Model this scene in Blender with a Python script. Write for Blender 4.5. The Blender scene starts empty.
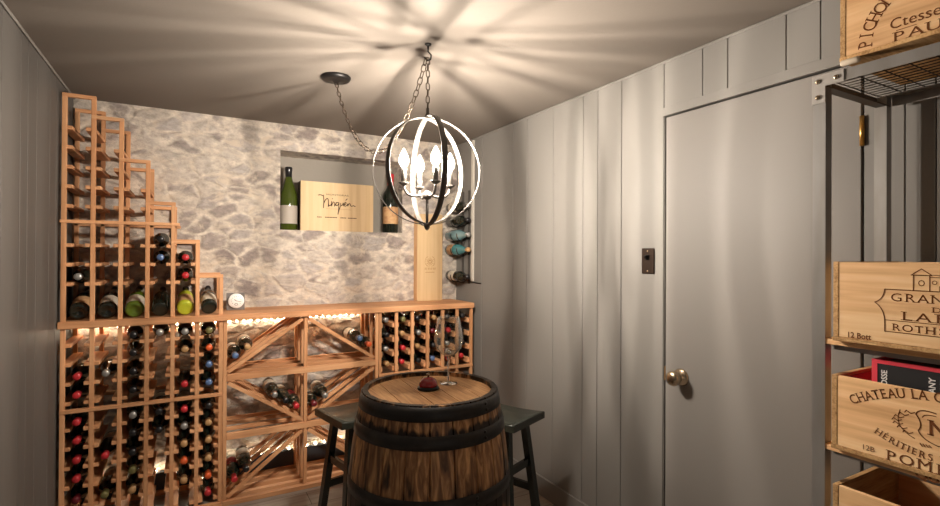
import bpy, bmesh, math, random
from mathutils import Vector, Matrix, Euler
random.seed(7)
PI = math.pi
SC = bpy.context.scene
COL = SC.collection
S = lambda v: (v / 12.92) if v <= .04045 else ((v + .055) / 1.055) ** 2.4
def rgb(r, g, b): return (S(r / 255), S(g / 255), S(b / 255), 1)

# ---------------------------------------------------------------- camera, world, exposure
cd = bpy.data.cameras.new('camera'); cam = bpy.data.objects.new('camera', cd); COL.objects.link(cam)
cd.sensor_width = 36; cd.lens = 500 / 940 * 36; cd.clip_start = .02
_y, _p, _r = [math.radians(a) for a in (29.128, .253, .312)]
fw = Vector((math.sin(_y) * math.cos(_p), math.cos(_y) * math.cos(_p), math.sin(_p)))
rt = Vector((math.cos(_y), -math.sin(_y), 0)); up = rt.cross(fw)
r2 = rt * math.cos(_r) + up * math.sin(_r); u2 = -rt * math.sin(_r) + up * math.cos(_r)
cam.matrix_world = Matrix(((r2.x, u2.x, -fw.x, 0), (r2.y, u2.y, -fw.y, 0), (r2.z, u2.z, -fw.z, 1.40), (0, 0, 0, 1)))
SC.camera = cam
W = bpy.data.worlds.new('world'); SC.world = W; W.use_nodes = True
W.node_tree.nodes['Background'].inputs[0].default_value = (1.0, .95, .88, 1)
W.node_tree.nodes['Background'].inputs[1].default_value = .38     # added ambient fill, entering by an opening left behind the camera
SC.view_settings.view_transform = 'Standard'; SC.view_settings.look = 'None'
SC.view_settings.exposure = 0.32; SC.view_settings.gamma = 1.0; SC.view_settings.use_curve_mapping = False
BULB = 14500.0    # emission strength of the filaments in the four candle bulbs
LED = 110.0        # emission strength of the string lights
SC.cycles.max_bounces = 10; SC.cycles.diffuse_bounces = 5; SC.cycles.glossy_bounces = 4
SC.cycles.transmission_bounces = 8; SC.cycles.transparent_max_bounces = 8
SC.cycles.sample_clamp_indirect = 6.0; SC.cycles.caustics_reflective = False; SC.cycles.caustics_refractive = False
SC.cycles.use_denoising = True

# ---------------------------------------------------------------- materials
def mat(name, col, rough=.5, metal=0, spec=.5, bump=None, var=None, **kw):
    m = bpy.data.materials.new(name); m.use_nodes = True; nt = m.node_tree; b = nt.nodes['Principled BSDF']
    b.inputs['Base Color'].default_value = col; b.inputs['Roughness'].default_value = rough
    b.inputs['Metallic'].default_value = metal; b.inputs['Specular IOR Level'].default_value = spec
    for k, v in kw.items(): b.inputs[k.replace('_', ' ')].default_value = v
    tc = nt.nodes.new('ShaderNodeTexCoord')
    def noise(scale, det=4):
        mp = nt.nodes.new('ShaderNodeMapping'); nt.links.new(tc.outputs['Object'], mp.inputs[0])
        mp.inputs['Scale'].default_value = scale if hasattr(scale, '__len__') else (scale,) * 3
        n = nt.nodes.new('ShaderNodeTexNoise'); n.inputs['Scale'].default_value = 1; n.inputs['Detail'].default_value = det
        nt.links.new(mp.outputs[0], n.inputs[0]); return n
    if var:
        scale, col2, lo, hi = var
        n = noise(scale); r = nt.nodes.new('ShaderNodeValToRGB')
        r.color_ramp.elements[0].position = lo; r.color_ramp.elements[0].color = col
        r.color_ramp.elements[1].position = hi; r.color_ramp.elements[1].color = col2
        nt.links.new(n.outputs[0], r.inputs[0]); nt.links.new(r.outputs[0], b.inputs['Base Color'])
    if bump:
        scale, st = bump
        n = noise(scale, 6); bp = nt.nodes.new('ShaderNodeBump'); bp.inputs['Strength'].default_value = st; bp.inputs['Distance'].default_value = .01
        nt.links.new(n.outputs[0], bp.inputs['Height']); nt.links.new(bp.outputs[0], b.inputs['Normal'])
    return m

def wood(name, c1, c2, c3, axis, fine=60, coarse=7, rough=.55, spec=.3, fleck=0.0):
    """wood whose grain runs along one object axis"""
    m = bpy.data.materials.new(name); m.use_nodes = True; nt = m.node_tree; b = nt.nodes['Principled BSDF']
    b.inputs['Roughness'].default_value = rough; b.inputs['Specular IOR Level'].default_value = spec
    tc = nt.nodes.new('ShaderNodeTexCoord'); oi = nt.nodes.new('ShaderNodeObjectInfo')
    off = nt.nodes.new('ShaderNodeVectorMath'); off.operation = 'ADD'
    cmb = nt.nodes.new('ShaderNodeMath'); cmb.operation = 'MULTIPLY'; cmb.inputs[1].default_value = 40
    nt.links.new(oi.outputs['Random'], cmb.inputs[0])
    nt.links.new(tc.outputs['Object'], off.inputs[0]); nt.links.new(cmb.outputs[0], off.inputs[1])
    def nz(across, along, det):
        mp = nt.nodes.new('ShaderNodeMapping'); nt.links.new(off.outputs[0], mp.inputs[0])
        s = [across] * 3; s['xyz'.index(axis)] = along; mp.inputs['Scale'].default_value = s
        n = nt.nodes.new('ShaderNodeTexNoise'); n.inputs['Scale'].default_value = 1; n.inputs['Detail'].default_value = det
        n.inputs['Distortion'].default_value = .3
        nt.links.new(mp.outputs[0], n.inputs[0]); return n
    a = nz(fine, fine / 18, 3); d = nz(coarse, coarse / 6, 2)
    mx = nt.nodes.new('ShaderNodeMath'); mx.operation = 'ADD'
    h = nt.nodes.new('ShaderNodeMath'); h.operation = 'MULTIPLY'; h.inputs[1].default_value = .5
    nt.links.new(a.outputs[0], mx.inputs[0]); nt.links.new(d.outputs[0], mx.inputs[1]); nt.links.new(mx.outputs[0], h.inputs[0])
    r = nt.nodes.new('ShaderNodeValToRGB'); e = r.color_ramp.elements
    e[0].position = .36; e[0].color = c1; e[1].position = .64; e[1].color = c3
    k = e.new(.5); k.color = c2
    nt.links.new(h.outputs[0], r.inputs[0])
    hsv = nt.nodes.new('ShaderNodeHueSaturation')
    mr = nt.nodes.new('ShaderNodeMapRange'); mr.inputs[3].default_value = .85; mr.inputs[4].default_value = 1.12
    nt.links.new(oi.outputs['Random'], mr.inputs[0]); nt.links.new(mr.outputs[0], hsv.inputs['Value'])
    nt.links.new(r.outputs[0], hsv.inputs['Color']); nt.links.new(hsv.outputs[0], b.inputs['Base Color'])
    bp = nt.nodes.new('ShaderNodeBump'); bp.inputs['Strength'].default_value = .25; bp.inputs['Distance'].default_value = .002
    nt.links.new(a.outputs[0], bp.inputs['Height']); nt.links.new(bp.outputs[0], b.inputs['Normal'])
    return m

CED = (rgb(190, 134, 92), rgb(208, 152, 108), rgb(220, 168, 124))
WX, WY, WZ = [wood('cedar_' + a, *CED, a) for a in 'xyz']
PINE = (rgb(204, 156, 108), rgb(228, 182, 132), rgb(238, 200, 152))
PX, PY, PZ = [wood('pine_' + a, *PINE, a, fine=70, coarse=9, rough=.6) for a in 'xyz']
PEND = wood('pine_end_grain', rgb(150, 112, 70), rgb(190, 148, 98), rgb(208, 168, 118), 'x', fine=200, coarse=30, rough=.8)
PANEL = wood('pale_maple', rgb(206, 172, 128), rgb(220, 188, 144), rgb(228, 198, 156), 'z', fine=30, coarse=5, rough=.55)
INK = mat('burnt_ink', rgb(112, 68, 40), .8, spec=.1)
INKD = mat('dark_print', rgb(66, 44, 32), .8, spec=.1)
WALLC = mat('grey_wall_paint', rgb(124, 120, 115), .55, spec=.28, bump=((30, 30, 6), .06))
WALLD = mat('shaded_grey_wall_paint', rgb(92, 88, 84), .5, spec=.3, bump=((30, 30, 6), .06))  # left wall's dimmer light is put into this darker paint colour
DOORC = mat('grey_door_paint', rgb(126, 121, 116), .56, spec=.26, bump=((20, 20, 4), .05))
GAP = mat('groove_shadow_board', rgb(60, 56, 52), .8)
CEILC = mat('taupe_ceiling_paint', rgb(116, 108, 100), .75, spec=.15, bump=((60, 60, 60), .04))
DARKB = mat('dark_navy_foundation_paint', rgb(52, 56, 62), .6)
BLACKM = mat('black_metal', rgb(34, 32, 31), .42, .6)
IRON = mat('pewter_ring_metal', rgb(82, 77, 72), .5, .5)
BRONZE = mat('antique_bronze', rgb(84, 72, 62), .35, .9)
NICKEL = mat('satin_nickel', rgb(190, 172, 148), .25, 1)
BRASS = mat('polished_brass', rgb(206, 160, 88), .3, .9)
STEEL = mat('galvanised_steel', rgb(150, 146, 142), .42, .55, var=((20, 20, 5), rgb(134, 128, 122), .3, .7))
STEELD = mat('dark_oiled_steel', rgb(78, 68, 58), .5, .5)
WIRE = mat('dark_wire', rgb(58, 50, 42), .5, .6)
STOOLP = mat('black_green_lacquer', rgb(26, 32, 29), .22, spec=.6, var=((12, 12, 12), rgb(38, 44, 38), .4, .8))
STOOLT = mat('worn_black_green_lacquer', rgb(44, 48, 42), .26, spec=.6, var=((14, 4, 14), rgb(70, 70, 60), .4, .75))
GLASSD = mat('dark_bottle_glass', (.010, .013, .009, 1), .07, spec=.7)
GLASSG = mat('green_bottle_glass', (.10, .16, .015, 1), .08, spec=.7)
GLASSY = mat('yellow_green_bottle_glass', (.42, .46, .03, 1), .08, spec=.6)
GLASST = mat('teal_bottle_glass', (.05, .19, .21, 1), .06, spec=.8)
GLASSC = mat('blue_clear_bottle_glass', (.16, .27, .29, 1), .04, spec=.9)
CAPS = {'red': mat('red_capsule', rgb(190, 44, 50), .35), 'maroon': mat('maroon_capsule', rgb(104, 24, 34), .35),
        'blue': mat('blue_capsule', rgb(86, 110, 150), .3), 'silver': mat('silver_capsule', rgb(170, 168, 164), .3, .6),
        'black': mat('black_capsule', rgb(26, 25, 27), .3), 'orange': mat('orange_capsule', rgb(216, 92, 44), .35),
        'tan': mat('tan_capsule', rgb(178, 138, 92), .4), 'olive': mat('olive_capsule', rgb(110, 104, 60), .4)}
LABW = mat('cream_paper', rgb(214, 204, 186), .7, var=((60, 60, 60), rgb(196, 184, 164), .35, .7))
LABT = mat('tan_paper', rgb(196, 156, 110), .7, var=((50, 50, 50), rgb(168, 120, 84), .4, .7))
LABR = mat('red_paper', rgb(140, 30, 40), .6, var=((60, 60, 60), rgb(196, 150, 130), .6, .72))
def thin_glass():
    m = bpy.data.materials.new('thin_clear_glass'); m.use_nodes = True; nt = m.node_tree; nt.nodes.clear(); N = nt.nodes.new
    t = N('ShaderNodeBsdfTransparent'); t.inputs[0].default_value = (.97, .98, .97, 1); g = N('ShaderNodeBsdfGlossy'); g.inputs['Roughness'].default_value = .02
    f = N('ShaderNodeLayerWeight'); f.inputs[0].default_value = .31; x = N('ShaderNodeMixShader'); o = N('ShaderNodeOutputMaterial')
    nt.links.new(f.outputs['Facing'], x.inputs[0]); nt.links.new(t.outputs[0], x.inputs[1]); nt.links.new(g.outputs[0], x.inputs[2]); nt.links.new(x.outputs[0], o.inputs[0]); return m
GLASS = thin_glass()
SOLIDG = mat('solid_clear_glass', (1, 1, 1, 1), 0, spec=.5, Transmission_Weight=1.0, IOR=1.4)
REDG = mat('glossy_red_dome', rgb(140, 18, 26), .12, spec=.8)
WHITEP = mat('white_dial', rgb(236, 234, 230), .35)
GREYP = mat('grey_plate', rgb(130, 124, 120), .3, .3)

def emit(name, col, st):
    m = bpy.data.materials.new(name); m.use_nodes = True; nt = m.node_tree; nt.nodes.clear()
    e = nt.nodes.new('ShaderNodeEmission'); e.inputs[0].default_value = col; e.inputs[1].default_value = st
    o = nt.nodes.new('ShaderNodeOutputMaterial'); nt.links.new(e.outputs[0], o.inputs[0]); return m
BULBM = emit('glowing_bulb', (1, .90, .78, 1), BULB)
def frosted():
    m = bpy.data.materials.new('lit_bulb_glass'); m.use_nodes = True; nt = m.node_tree; nt.nodes.clear()
    e = nt.nodes.new('ShaderNodeEmission'); e.inputs[0].default_value = (1, .90, .76, 1); e.inputs[1].default_value = 12
    t = nt.nodes.new('ShaderNodeBsdfTransparent'); x = nt.nodes.new('ShaderNodeMixShader'); x.inputs[0].default_value = .35
    o = nt.nodes.new('ShaderNodeOutputMaterial'); nt.links.new(t.outputs[0], x.inputs[1]); nt.links.new(e.outputs[0], x.inputs[2]); nt.links.new(x.outputs[0], o.inputs[0]); return m
BULBG = frosted()
LEDM = emit('glowing_led', (1, .86, .62, 1), LED)

def stone():
    m = bpy.data.materials.new('field_stone'); m.use_nodes = True; nt = m.node_tree; b = nt.nodes['Principled BSDF']
    b.inputs['Roughness'].default_value = .85; b.inputs['Specular IOR Level'].default_value = .2
    L = nt.links.new; N = nt.nodes.new
    tc = N('ShaderNodeTexCoord'); mp = N('ShaderNodeMapping'); mp.inputs['Scale'].default_value = (7.0, 7.0, 11.0); L(tc.outputs['Object'], mp.inputs[0])
    nz = N('ShaderNodeTexNoise'); nz.inputs['Scale'].default_value = .9; nz.inputs['Detail'].default_value = 3; L(mp.outputs[0], nz.inputs[0])
    ad = N('ShaderNodeMixRGB'); ad.blend_type = 'ADD'; ad.inputs[0].default_value = .7; L(mp.outputs[0], ad.inputs[1]); L(nz.outputs['Color'], ad.inputs[2])
    vd = N('ShaderNodeTexVoronoi'); vd.feature = 'DISTANCE_TO_EDGE'; vd.inputs['Scale'].default_value = 1.0; L(ad.outputs[0], vd.inputs[0])
    vc = N('ShaderNodeTexVoronoi'); vc.feature = 'F1'; vc.inputs['Scale'].default_value = 1.0; L(ad.outputs[0], vc.inputs[0])
    sep = N('ShaderNodeSeparateColor'); L(vc.outputs['Color'], sep.inputs[0])
    rp = N('ShaderNodeValToRGB'); e = rp.color_ramp.elements
    e[0].position = 0; e[0].color = rgb(146, 133, 126); e[1].position = 1; e[1].color = rgb(186, 174, 162)
    for p, c in ((.25, rgb(172, 163, 157)), (.45, rgb(186, 175, 166)), (.65, rgb(138, 126, 121)), (.8, rgb(192, 182, 171))): k = e.new(p); k.color = c
    L(sep.outputs[0], rp.inputs[0])
    n2 = N('ShaderNodeTexNoise'); n2.inputs['Scale'].default_value = 3.2; n2.inputs['Detail'].default_value = 8; n2.inputs['Roughness'].default_value = .7; L(mp.outputs[0], n2.inputs[0])
    n3 = N('ShaderNodeTexNoise'); n3.inputs['Scale'].default_value = 1.3; n3.inputs['Detail'].default_value = 3; L(mp.outputs[0], n3.inputs[0])
    # mortar width wanders, and smears over part of the stones
    w = N('ShaderNodeMapRange'); w.inputs[1].default_value = .3; w.inputs[2].default_value = .75; w.inputs[3].default_value = -.02; w.inputs[4].default_value = .20; L(n3.outputs[0], w.inputs[0])
    sub = N('ShaderNodeMath'); sub.operation = 'SUBTRACT'; L(vd.outputs['Distance'], sub.inputs[0]); L(w.outputs[0], sub.inputs[1])
    ms = N('ShaderNodeMapRange'); ms.interpolation_type = 'SMOOTHSTEP'; ms.inputs[1].default_value = -.06; ms.inputs[2].default_value = .15; L(sub.outputs[0], ms.inputs[0])
    ov = N('ShaderNodeMixRGB'); ov.blend_type = 'OVERLAY'; ov.inputs[0].default_value = .8; L(rp.outputs[0], ov.inputs[1]); L(n2.outputs[0], ov.inputs[2])
    mo = N('ShaderNodeValToRGB'); mo.color_ramp.elements[0].position = .35; mo.color_ramp.elements[0].color = rgb(176, 164, 152)
    mo.color_ramp.elements[1].position = .68; mo.color_ramp.elements[1].color = rgb(228, 216, 200); L(n2.outputs[0], mo.inputs[0])
    mx = N('ShaderNodeMixRGB'); L(ms.outputs[0], mx.inputs[0]); L(mo.outputs[0], mx.inputs[1]); L(ov.outputs[0], mx.inputs[2])
    # lime wash left in cream patches and fine veins over stone and joint alike
    n4 = N('ShaderNodeTexNoise'); n4.inputs['Scale'].default_value = .8; n4.inputs['Detail'].default_value = 9; n4.inputs['Roughness'].default_value = .68; n4.inputs['Distortion'].default_value = 1.2; L(mp.outputs[0], n4.inputs[0])
    cw = N('ShaderNodeMapRange'); cw.interpolation_type = 'SMOOTHSTEP'; cw.inputs[1].default_value = .50; cw.inputs[2].default_value = .66; cw.inputs[4].default_value = .8; L(n4.outputs[0], cw.inputs[0])
    mx2 = N('ShaderNodeMixRGB'); L(cw.outputs[0], mx2.inputs[0]); L(mx.outputs[0], mx2.inputs[1]); mx2.inputs[2].default_value = rgb(212, 196, 176)
    L(mx2.outputs[0], b.inputs['Base Color'])
    hh = N('ShaderNodeMath'); hh.operation = 'MULTIPLY_ADD'; hh.inputs[1].default_value = .9; L(n2.outputs[0], hh.inputs[0]); L(ms.outputs[0], hh.inputs[2])
    bp = N('ShaderNodeBump'); bp.inputs['Strength'].default_value = .8; bp.inputs['Distance'].default_value = .010; L(hh.outputs[0], bp.inputs['Height'])
    L(bp.outputs[0], b.inputs['Normal']); return m
STONE = stone()

def floor_mat():
    m = bpy.data.materials.new('grey_brown_plank_floor'); m.use_nodes = True; nt = m.node_tree; b = nt.nodes['Principled BSDF']
    b.inputs['Roughness'].default_value = .4; L = nt.links.new; N = nt.nodes.new
    tc = N('ShaderNodeTexCoord'); br = N('ShaderNodeTexBrick'); br.inputs['Scale'].default_value = 1; br.inputs['Brick Width'].default_value = 1.2
    br.inputs['Row Height'].default_value = .16; br.inputs['Mortar Size'].default_value = .002; br.inputs['Color1'].default_value = rgb(150, 140, 130)
    br.inputs['Color2'].default_value = rgb(172, 160, 148); br.inputs['Mortar'].default_value = rgb(80, 72, 66); L(tc.outputs['Object'], br.inputs[0])
    mp = N('ShaderNodeMapping'); mp.inputs['Scale'].default_value = (4, 40, 1); L(tc.outputs['Object'], mp.inputs[0])
    n = N('ShaderNodeTexNoise'); n.inputs['Scale'].default_value = 1; n.inputs['Detail'].default_value = 5; L(mp.outputs[0], n.inputs[0])
    mx = N('ShaderNodeMixRGB'); mx.blend_type = 'OVERLAY'; mx.inputs[0].default_value = .5; L(br.outputs[0], mx.inputs[1]); L(n.outputs[0], mx.inputs[2])
    L(mx.outputs[0], b.inputs['Base Color']); return m
FLOORM = floor_mat()

def stave_mat(name, base, axis, n_staves=24, R=.3, dark=True):
    """oak with vertical streaks; black char stains bleeding along the grain (real stains on the wood)"""
    m = bpy.data.materials.new(name); m.use_nodes = True; nt = m.node_tree; b = nt.nodes['Principled BSDF']
    b.inputs['Roughness'].default_value = .5; b.inputs['Specular IOR Level'].default_value = .35; L = nt.links.new; N = nt.nodes.new
    tc = N('ShaderNodeTexCoord')
    def nz(sx, sy, sz, det, dist=.4):
        mp = N('ShaderNodeMapping'); mp.inputs['Scale'].default_value = (sx, sy, sz); L(tc.outputs['Object'], mp.inputs[0])
        n = N('ShaderNodeTexNoise'); n.inputs['Scale'].default_value = 1; n.inputs['Detail'].default_value = det; n.inputs['Distortion'].default_value = dist
        L(mp.outputs[0], n.inputs[0]); return n
    sc = (42, 42, 5) if axis == 'z' else (90, 6, 90)
    a = nz(*sc, 6, 1.2)
    sc = (13, 13, 2.2) if axis == 'z' else (14, 2.5, 14)
    c = nz(*sc, 4)
    r = N('ShaderNodeValToRGB'); e = r.color_ramp.elements; e[0].position = .32; e[0].color = base[0]; e[1].position = .7; e[1].color = base[2]
    k = e.new(.5); k.color = base[1]; L(a.outputs[0], r.inputs[0])
    st = N('ShaderNodeMapRange'); st.interpolation_type = 'SMOOTHSTEP'; st.inputs[1].default_value = .58 if dark else .62; st.inputs[2].default_value = .70 if dark else .85; L(c.outputs[0], st.inputs[0])
    mx = N('ShaderNodeMixRGB'); L(st.outputs[0], mx.inputs[0]); L(r.outputs[0], mx.inputs[1]); mx.inputs[2].default_value = rgb(44, 32, 24) if dark else rgb(120, 84, 50)
    src = mx
    if dark:
        sp = N('ShaderNodeSeparateXYZ'); L(tc.outputs['Object'], sp.inputs[0])
        at = N('ShaderNodeMath'); at.operation = 'ARCTAN2'; L(sp.outputs[1], at.inputs[0]); L(sp.outputs[0], at.inputs[1])
        k1 = N('ShaderNodeMath'); k1.operation = 'MULTIPLY'; k1.inputs[1].default_value = 22 / (2 * PI); L(at.outputs[0], k1.inputs[0])
        fl = N('ShaderNodeMath'); fl.operation = 'FLOOR'; L(k1.outputs[0], fl.inputs[0])
        wn = N('ShaderNodeTexWhiteNoise'); wn.noise_dimensions = '1D'; L(fl.outputs[0], wn.inputs['W'])
        mr = N('ShaderNodeMapRange'); mr.inputs[3].default_value = .66; mr.inputs[4].default_value = 1.2; L(wn.outputs[0], mr.inputs[0])
        hs = N('ShaderNodeHueSaturation'); L(mr.outputs[0], hs.inputs['Value']); L(r.outputs[0], hs.inputs['Color']); L(hs.outputs[0], mx.inputs[1])
        # iron stain bands above each hoop, broken up by streaky noise
        rm = N('ShaderNodeValToRGB'); ee = rm.color_ramp.elements; ee[0].position = 0; ee[0].color = (0, 0, 0, 1); ee[1].position = 1; ee[1].color = (1, 1, 1, 1)
        for p, v in ((.33, 0), (.50, .2), (.585, 1), (.60, .85), (.68, .25), (.78, .0), (.84, .05), (.885, .85), (.896, .6), (.912, .12), (.93, .0), (.965, .35)): q = ee.new(p); q.color = (v, v, v, 1)
        zn = N('ShaderNodeMath'); zn.operation = 'DIVIDE'; zn.inputs[1].default_value = .9; L(sp.outputs[2], zn.inputs[0]); L(zn.outputs[0], rm.inputs[0])
        d2 = nz(30, 30, 2.2, 5, .8); d3 = nz(7, 7, .6, 2)
        dm = N('ShaderNodeMath'); dm.operation = 'MULTIPLY_ADD'; dm.inputs[1].default_value = .7; L(d3.outputs[0], dm.inputs[0]); L(d2.outputs[0], dm.inputs[2]); ds = N('ShaderNodeMath'); ds.operation = 'MULTIPLY'; ds.inputs[1].default_value = .62; L(dm.outputs[0], ds.inputs[0])
        sm = N('ShaderNodeMath'); sm.operation = 'MULTIPLY_ADD'; sm.inputs[1].default_value = .27; L(rm.outputs[0], sm.inputs[0]); L(ds.outputs[0], sm.inputs[2])
        s2 = N('ShaderNodeMapRange'); s2.interpolation_type = 'SMOOTHSTEP'; s2.inputs[1].default_value = .60; s2.inputs[2].default_value = .74; L(sm.outputs[0], s2.inputs[0])
        m2 = N('ShaderNodeMixRGB'); L(s2.outputs[0], m2.inputs[0]); L(mx.outputs[0], m2.inputs[1]); m2.inputs[2].default_value = rgb(36, 27, 21); src = m2
    L(src.outputs[0], b.inputs['Base Color'])
    bp = N('ShaderNodeBump'); bp.inputs['Strength'].default_value = .3; bp.inputs['Distance'].default_value = .003; L(a.outputs[0], bp.inputs['Height']); L(bp.outputs[0], b.inputs['Normal'])
    return m
STAVE = stave_mat('weathered_oak_staves', (rgb(92, 66, 46), rgb(154, 110, 74), rgb(224, 174, 120)), 'z')
HEAD = stave_mat('oak_barrel_head', (rgb(168, 122, 82), rgb(194, 146, 100), rgb(210, 166, 118)), 'y', dark=False)

# ---------------------------------------------------------------- mesh helpers
class MB:
    def __init__(s): s.bm = bmesh.new()
    def box(s, x0, x1, y0, y1, z0, z1, bev=0.0):
        r = bmesh.ops.create_cube(s.bm, size=1)['verts']
        for v in r: v.co = Vector(((x0 + x1) / 2 + v.co.x * (x1 - x0), (y0 + y1) / 2 + v.co.y * (y1 - y0), (z0 + z1) / 2 + v.co.z * (z1 - z0)))
        if bev:
            es = list({e for v in r for e in v.link_edges})
            bmesh.ops.bevel(s.bm, geom=es, offset=bev, segments=1, affect='EDGES', profile=.5)
        return s
    def bar(s, a, b, w, h, upv=(0, 0, 1)):
        """square bar from a to b; w along side, h along up"""
        a, b = Vector(a), Vector(b); d = (b - a).normalized(); side = d.cross(Vector(upv)).normalized(); u = side.cross(d)
        vs = []
        for p in (a, b):
            for i, j in ((-1, -1), (1, -1), (1, 1), (-1, 1)): vs.append(s.bm.verts.new(p + side * w / 2 * i + u * h / 2 * j))
        for f in ((3, 2, 1, 0), (4, 5, 6, 7), (0, 1, 5, 4), (1, 2, 6, 5), (2, 3, 7, 6), (3, 0, 4, 7)): s.bm.faces.new([vs[i] for i in f])
        return s
    def tube(s, pts, r, n=8, closed=False):
        pts = [Vector(p) for p in pts]; rings = []; m = len(pts); prev = None
        for i, p in enumerate(pts):
            q0 = pts[(i - 1) % m] if (closed or i > 0) else p; q1 = pts[(i + 1) % m] if (closed or i < m - 1) else p
            d = (q1 - q0).normalized()
            if prev is None:
                ref = Vector((0, 0, 1)) if abs(d.z) < .9 else Vector((1, 0, 0)); a = d.cross(ref).normalized()
            else: a = (prev - d * prev.dot(d)).normalized()
            prev = a; c = d.cross(a)
            rr = r[i] if hasattr(r, '__len__') else r
            rings.append([s.bm.verts.new(p + a * rr * math.cos(2 * PI * k / n) + c * rr * math.sin(2 * PI * k / n)) for k in range(n)])
        for i in range(m if closed else m - 1):
            A, B = rings[i], rings[(i + 1) % m]
            for k in range(n): s.bm.faces.new((A[k], A[(k + 1) % n], B[(k + 1) % n], B[k])).smooth = True
        if not closed:
            s.bm.faces.new(rings[0][::-1]); s.bm.faces.new(rings[-1])
        return s
    def lathe(s, prof, n=32, M=None, caps=True):
        M = M or Matrix(); rings = []
        for r, z in prof:
            if r < 1e-6: rings.append([s.bm.verts.new(M @ Vector((0, 0, z)))])
            else: rings.append([s.bm.verts.new(M @ Vector((r * math.cos(2 * PI * k / n), r * math.sin(2 * PI * k / n), z))) for k in range(n)])
        for A, B in zip(rings, rings[1:]):
            if len(A) == 1 and len(B) == 1: continue
            for k in range(n):
                k2 = (k + 1) % n
                if len(A) == 1: f = s.bm.faces.new((A[0], B[k2], B[k]))
                elif len(B) == 1: f = s.bm.faces.new((A[k], A[k2], B[0]))
                else: f = s.bm.faces.new((A[k], A[k2], B[k2], B[k]))
                f.smooth = True
        if caps:
            if len(rings[0]) > 1: s.bm.faces.new(rings[0][::-1])
            if len(rings[-1]) > 1: s.bm.faces.new(rings[-1])
        return s
    def ring(s, R, w, t, M, n=64):
        """flat band: radius R, w wide along the ring's own axis, t thick"""
        rs = []
        for k in range(n):
            a = 2 * PI * k / n; c, si = math.cos(a), math.sin(a)
            rs.append([s.bm.verts.new(M @ Vector((rr * c, rr * si, zz))) for rr, zz in ((R, -w / 2), (R + t, -w / 2), (R + t, w / 2), (R, w / 2))])
        for k in range(n):
            A, B = rs[k], rs[(k + 1) % n]
            for j in range(4): s.bm.faces.new((A[j], B[j], B[(j + 1) % 4], A[(j + 1) % 4])).smooth = j in (1, 3)
        return s
    def poly(s, pts, ext):
        """prism: polygon pts extruded by vector ext"""
        a = [s.bm.verts.new(Vector(p)) for p in pts]; b = [s.bm.verts.new(Vector(p) + Vector(ext)) for p in pts]; n = len(a)
        s.bm.faces.new(a[::-1]); s.bm.faces.new(b)
        for i in range(n): s.bm.faces.new((a[i], a[(i + 1) % n], b[(i + 1) % n], b[i]))
        return s
    def shift(s, v):
        for x in s.bm.verts: x.co -= Vector(v)
        return s
    def xf(s, M):
        bmesh.ops.transform(s.bm, matrix=M, verts=s.bm.verts[:]); return s
    def mesh(s, name):
        bmesh.ops.recalc_face_normals(s.bm, faces=s.bm.faces[:])
        me = bpy.data.meshes.new(name); s.bm.to_mesh(me); s.bm.free(); return me

def link(name, me, m, parent=None):
    o = bpy.data.objects.new(name, me); COL.objects.link(o)
    if m is not None: me.materials.clear(); me.materials.append(m)
    if parent is not None: o.parent = parent
    return o
def part(name, mb, m, parent, label=None):
    """mb in world coordinates; stored relative to the thing's base"""
    root = parent; off = Vector(root.location)
    if root.parent is not None: off = off + Vector(root.parent.location)
    mb.shift(off); o = link(name, mb.mesh(name), m, parent)
    if label: o['label'] = label
    return o
def thing(name, label, cat, loc, group=None):
    o = bpy.data.objects.new(name, None); COL.objects.link(o); o.location = loc; o.empty_display_size = .05
    o['label'] = label; o['category'] = cat
    if group: o['group'] = group
    return o
def single(name, mb, m, label, cat, loc, group=None):
    mb.shift(loc); o = link(name, mb.mesh(name), m); o.location = loc; o['label'] = label; o['category'] = cat
    if group: o['group'] = group
    return o
def struct(name, mb, m, parent=None):
    o = link(name, mb.mesh(name), m, parent)
    if parent is None: o['kind'] = 'structure'
    return o
# where a stem ends in a serif: l, c, r = left, centre, right; capital = top
SERIF = {'A': 'lr', 'B': 'lL', 'D': 'lL', 'E': 'lL', 'É': 'l', 'F': 'lL', 'H': 'lLrR', 'I': 'cC', 'L': 'lL', 'M': 'lLrR', 'N': 'lLR', 'P': 'lL', 'R': 'lLr', 'T': 'c', 'U': 'LR', 'V': 'LR'}
def row_text(bm, s, size, M, sx=1.0, bold=0.0):
    """a straight row of single serif letters, centred"""
    cw = {'I': .30, ' ': .32, 'L': .56, 'M': .84, 'E': .60, 'F': .58, 'T': .62, 'D': .74, 'O': .80, 'Q': .80, 'G': .76, 'C': .70, 'N': .74, 'H': .74, 'S': .60, 'V': .68}
    ws = [(cw.get(c, .66) + .07) * size * sx for c in s]; x = -sum(ws) / 2
    for c, w in zip(s, ws):
        if c != ' ': text_bm(bm, c, size, M @ Matrix.Translation((x + w / 2, 0, 0)), sx=sx, bold=bold)
        x += w
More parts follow.
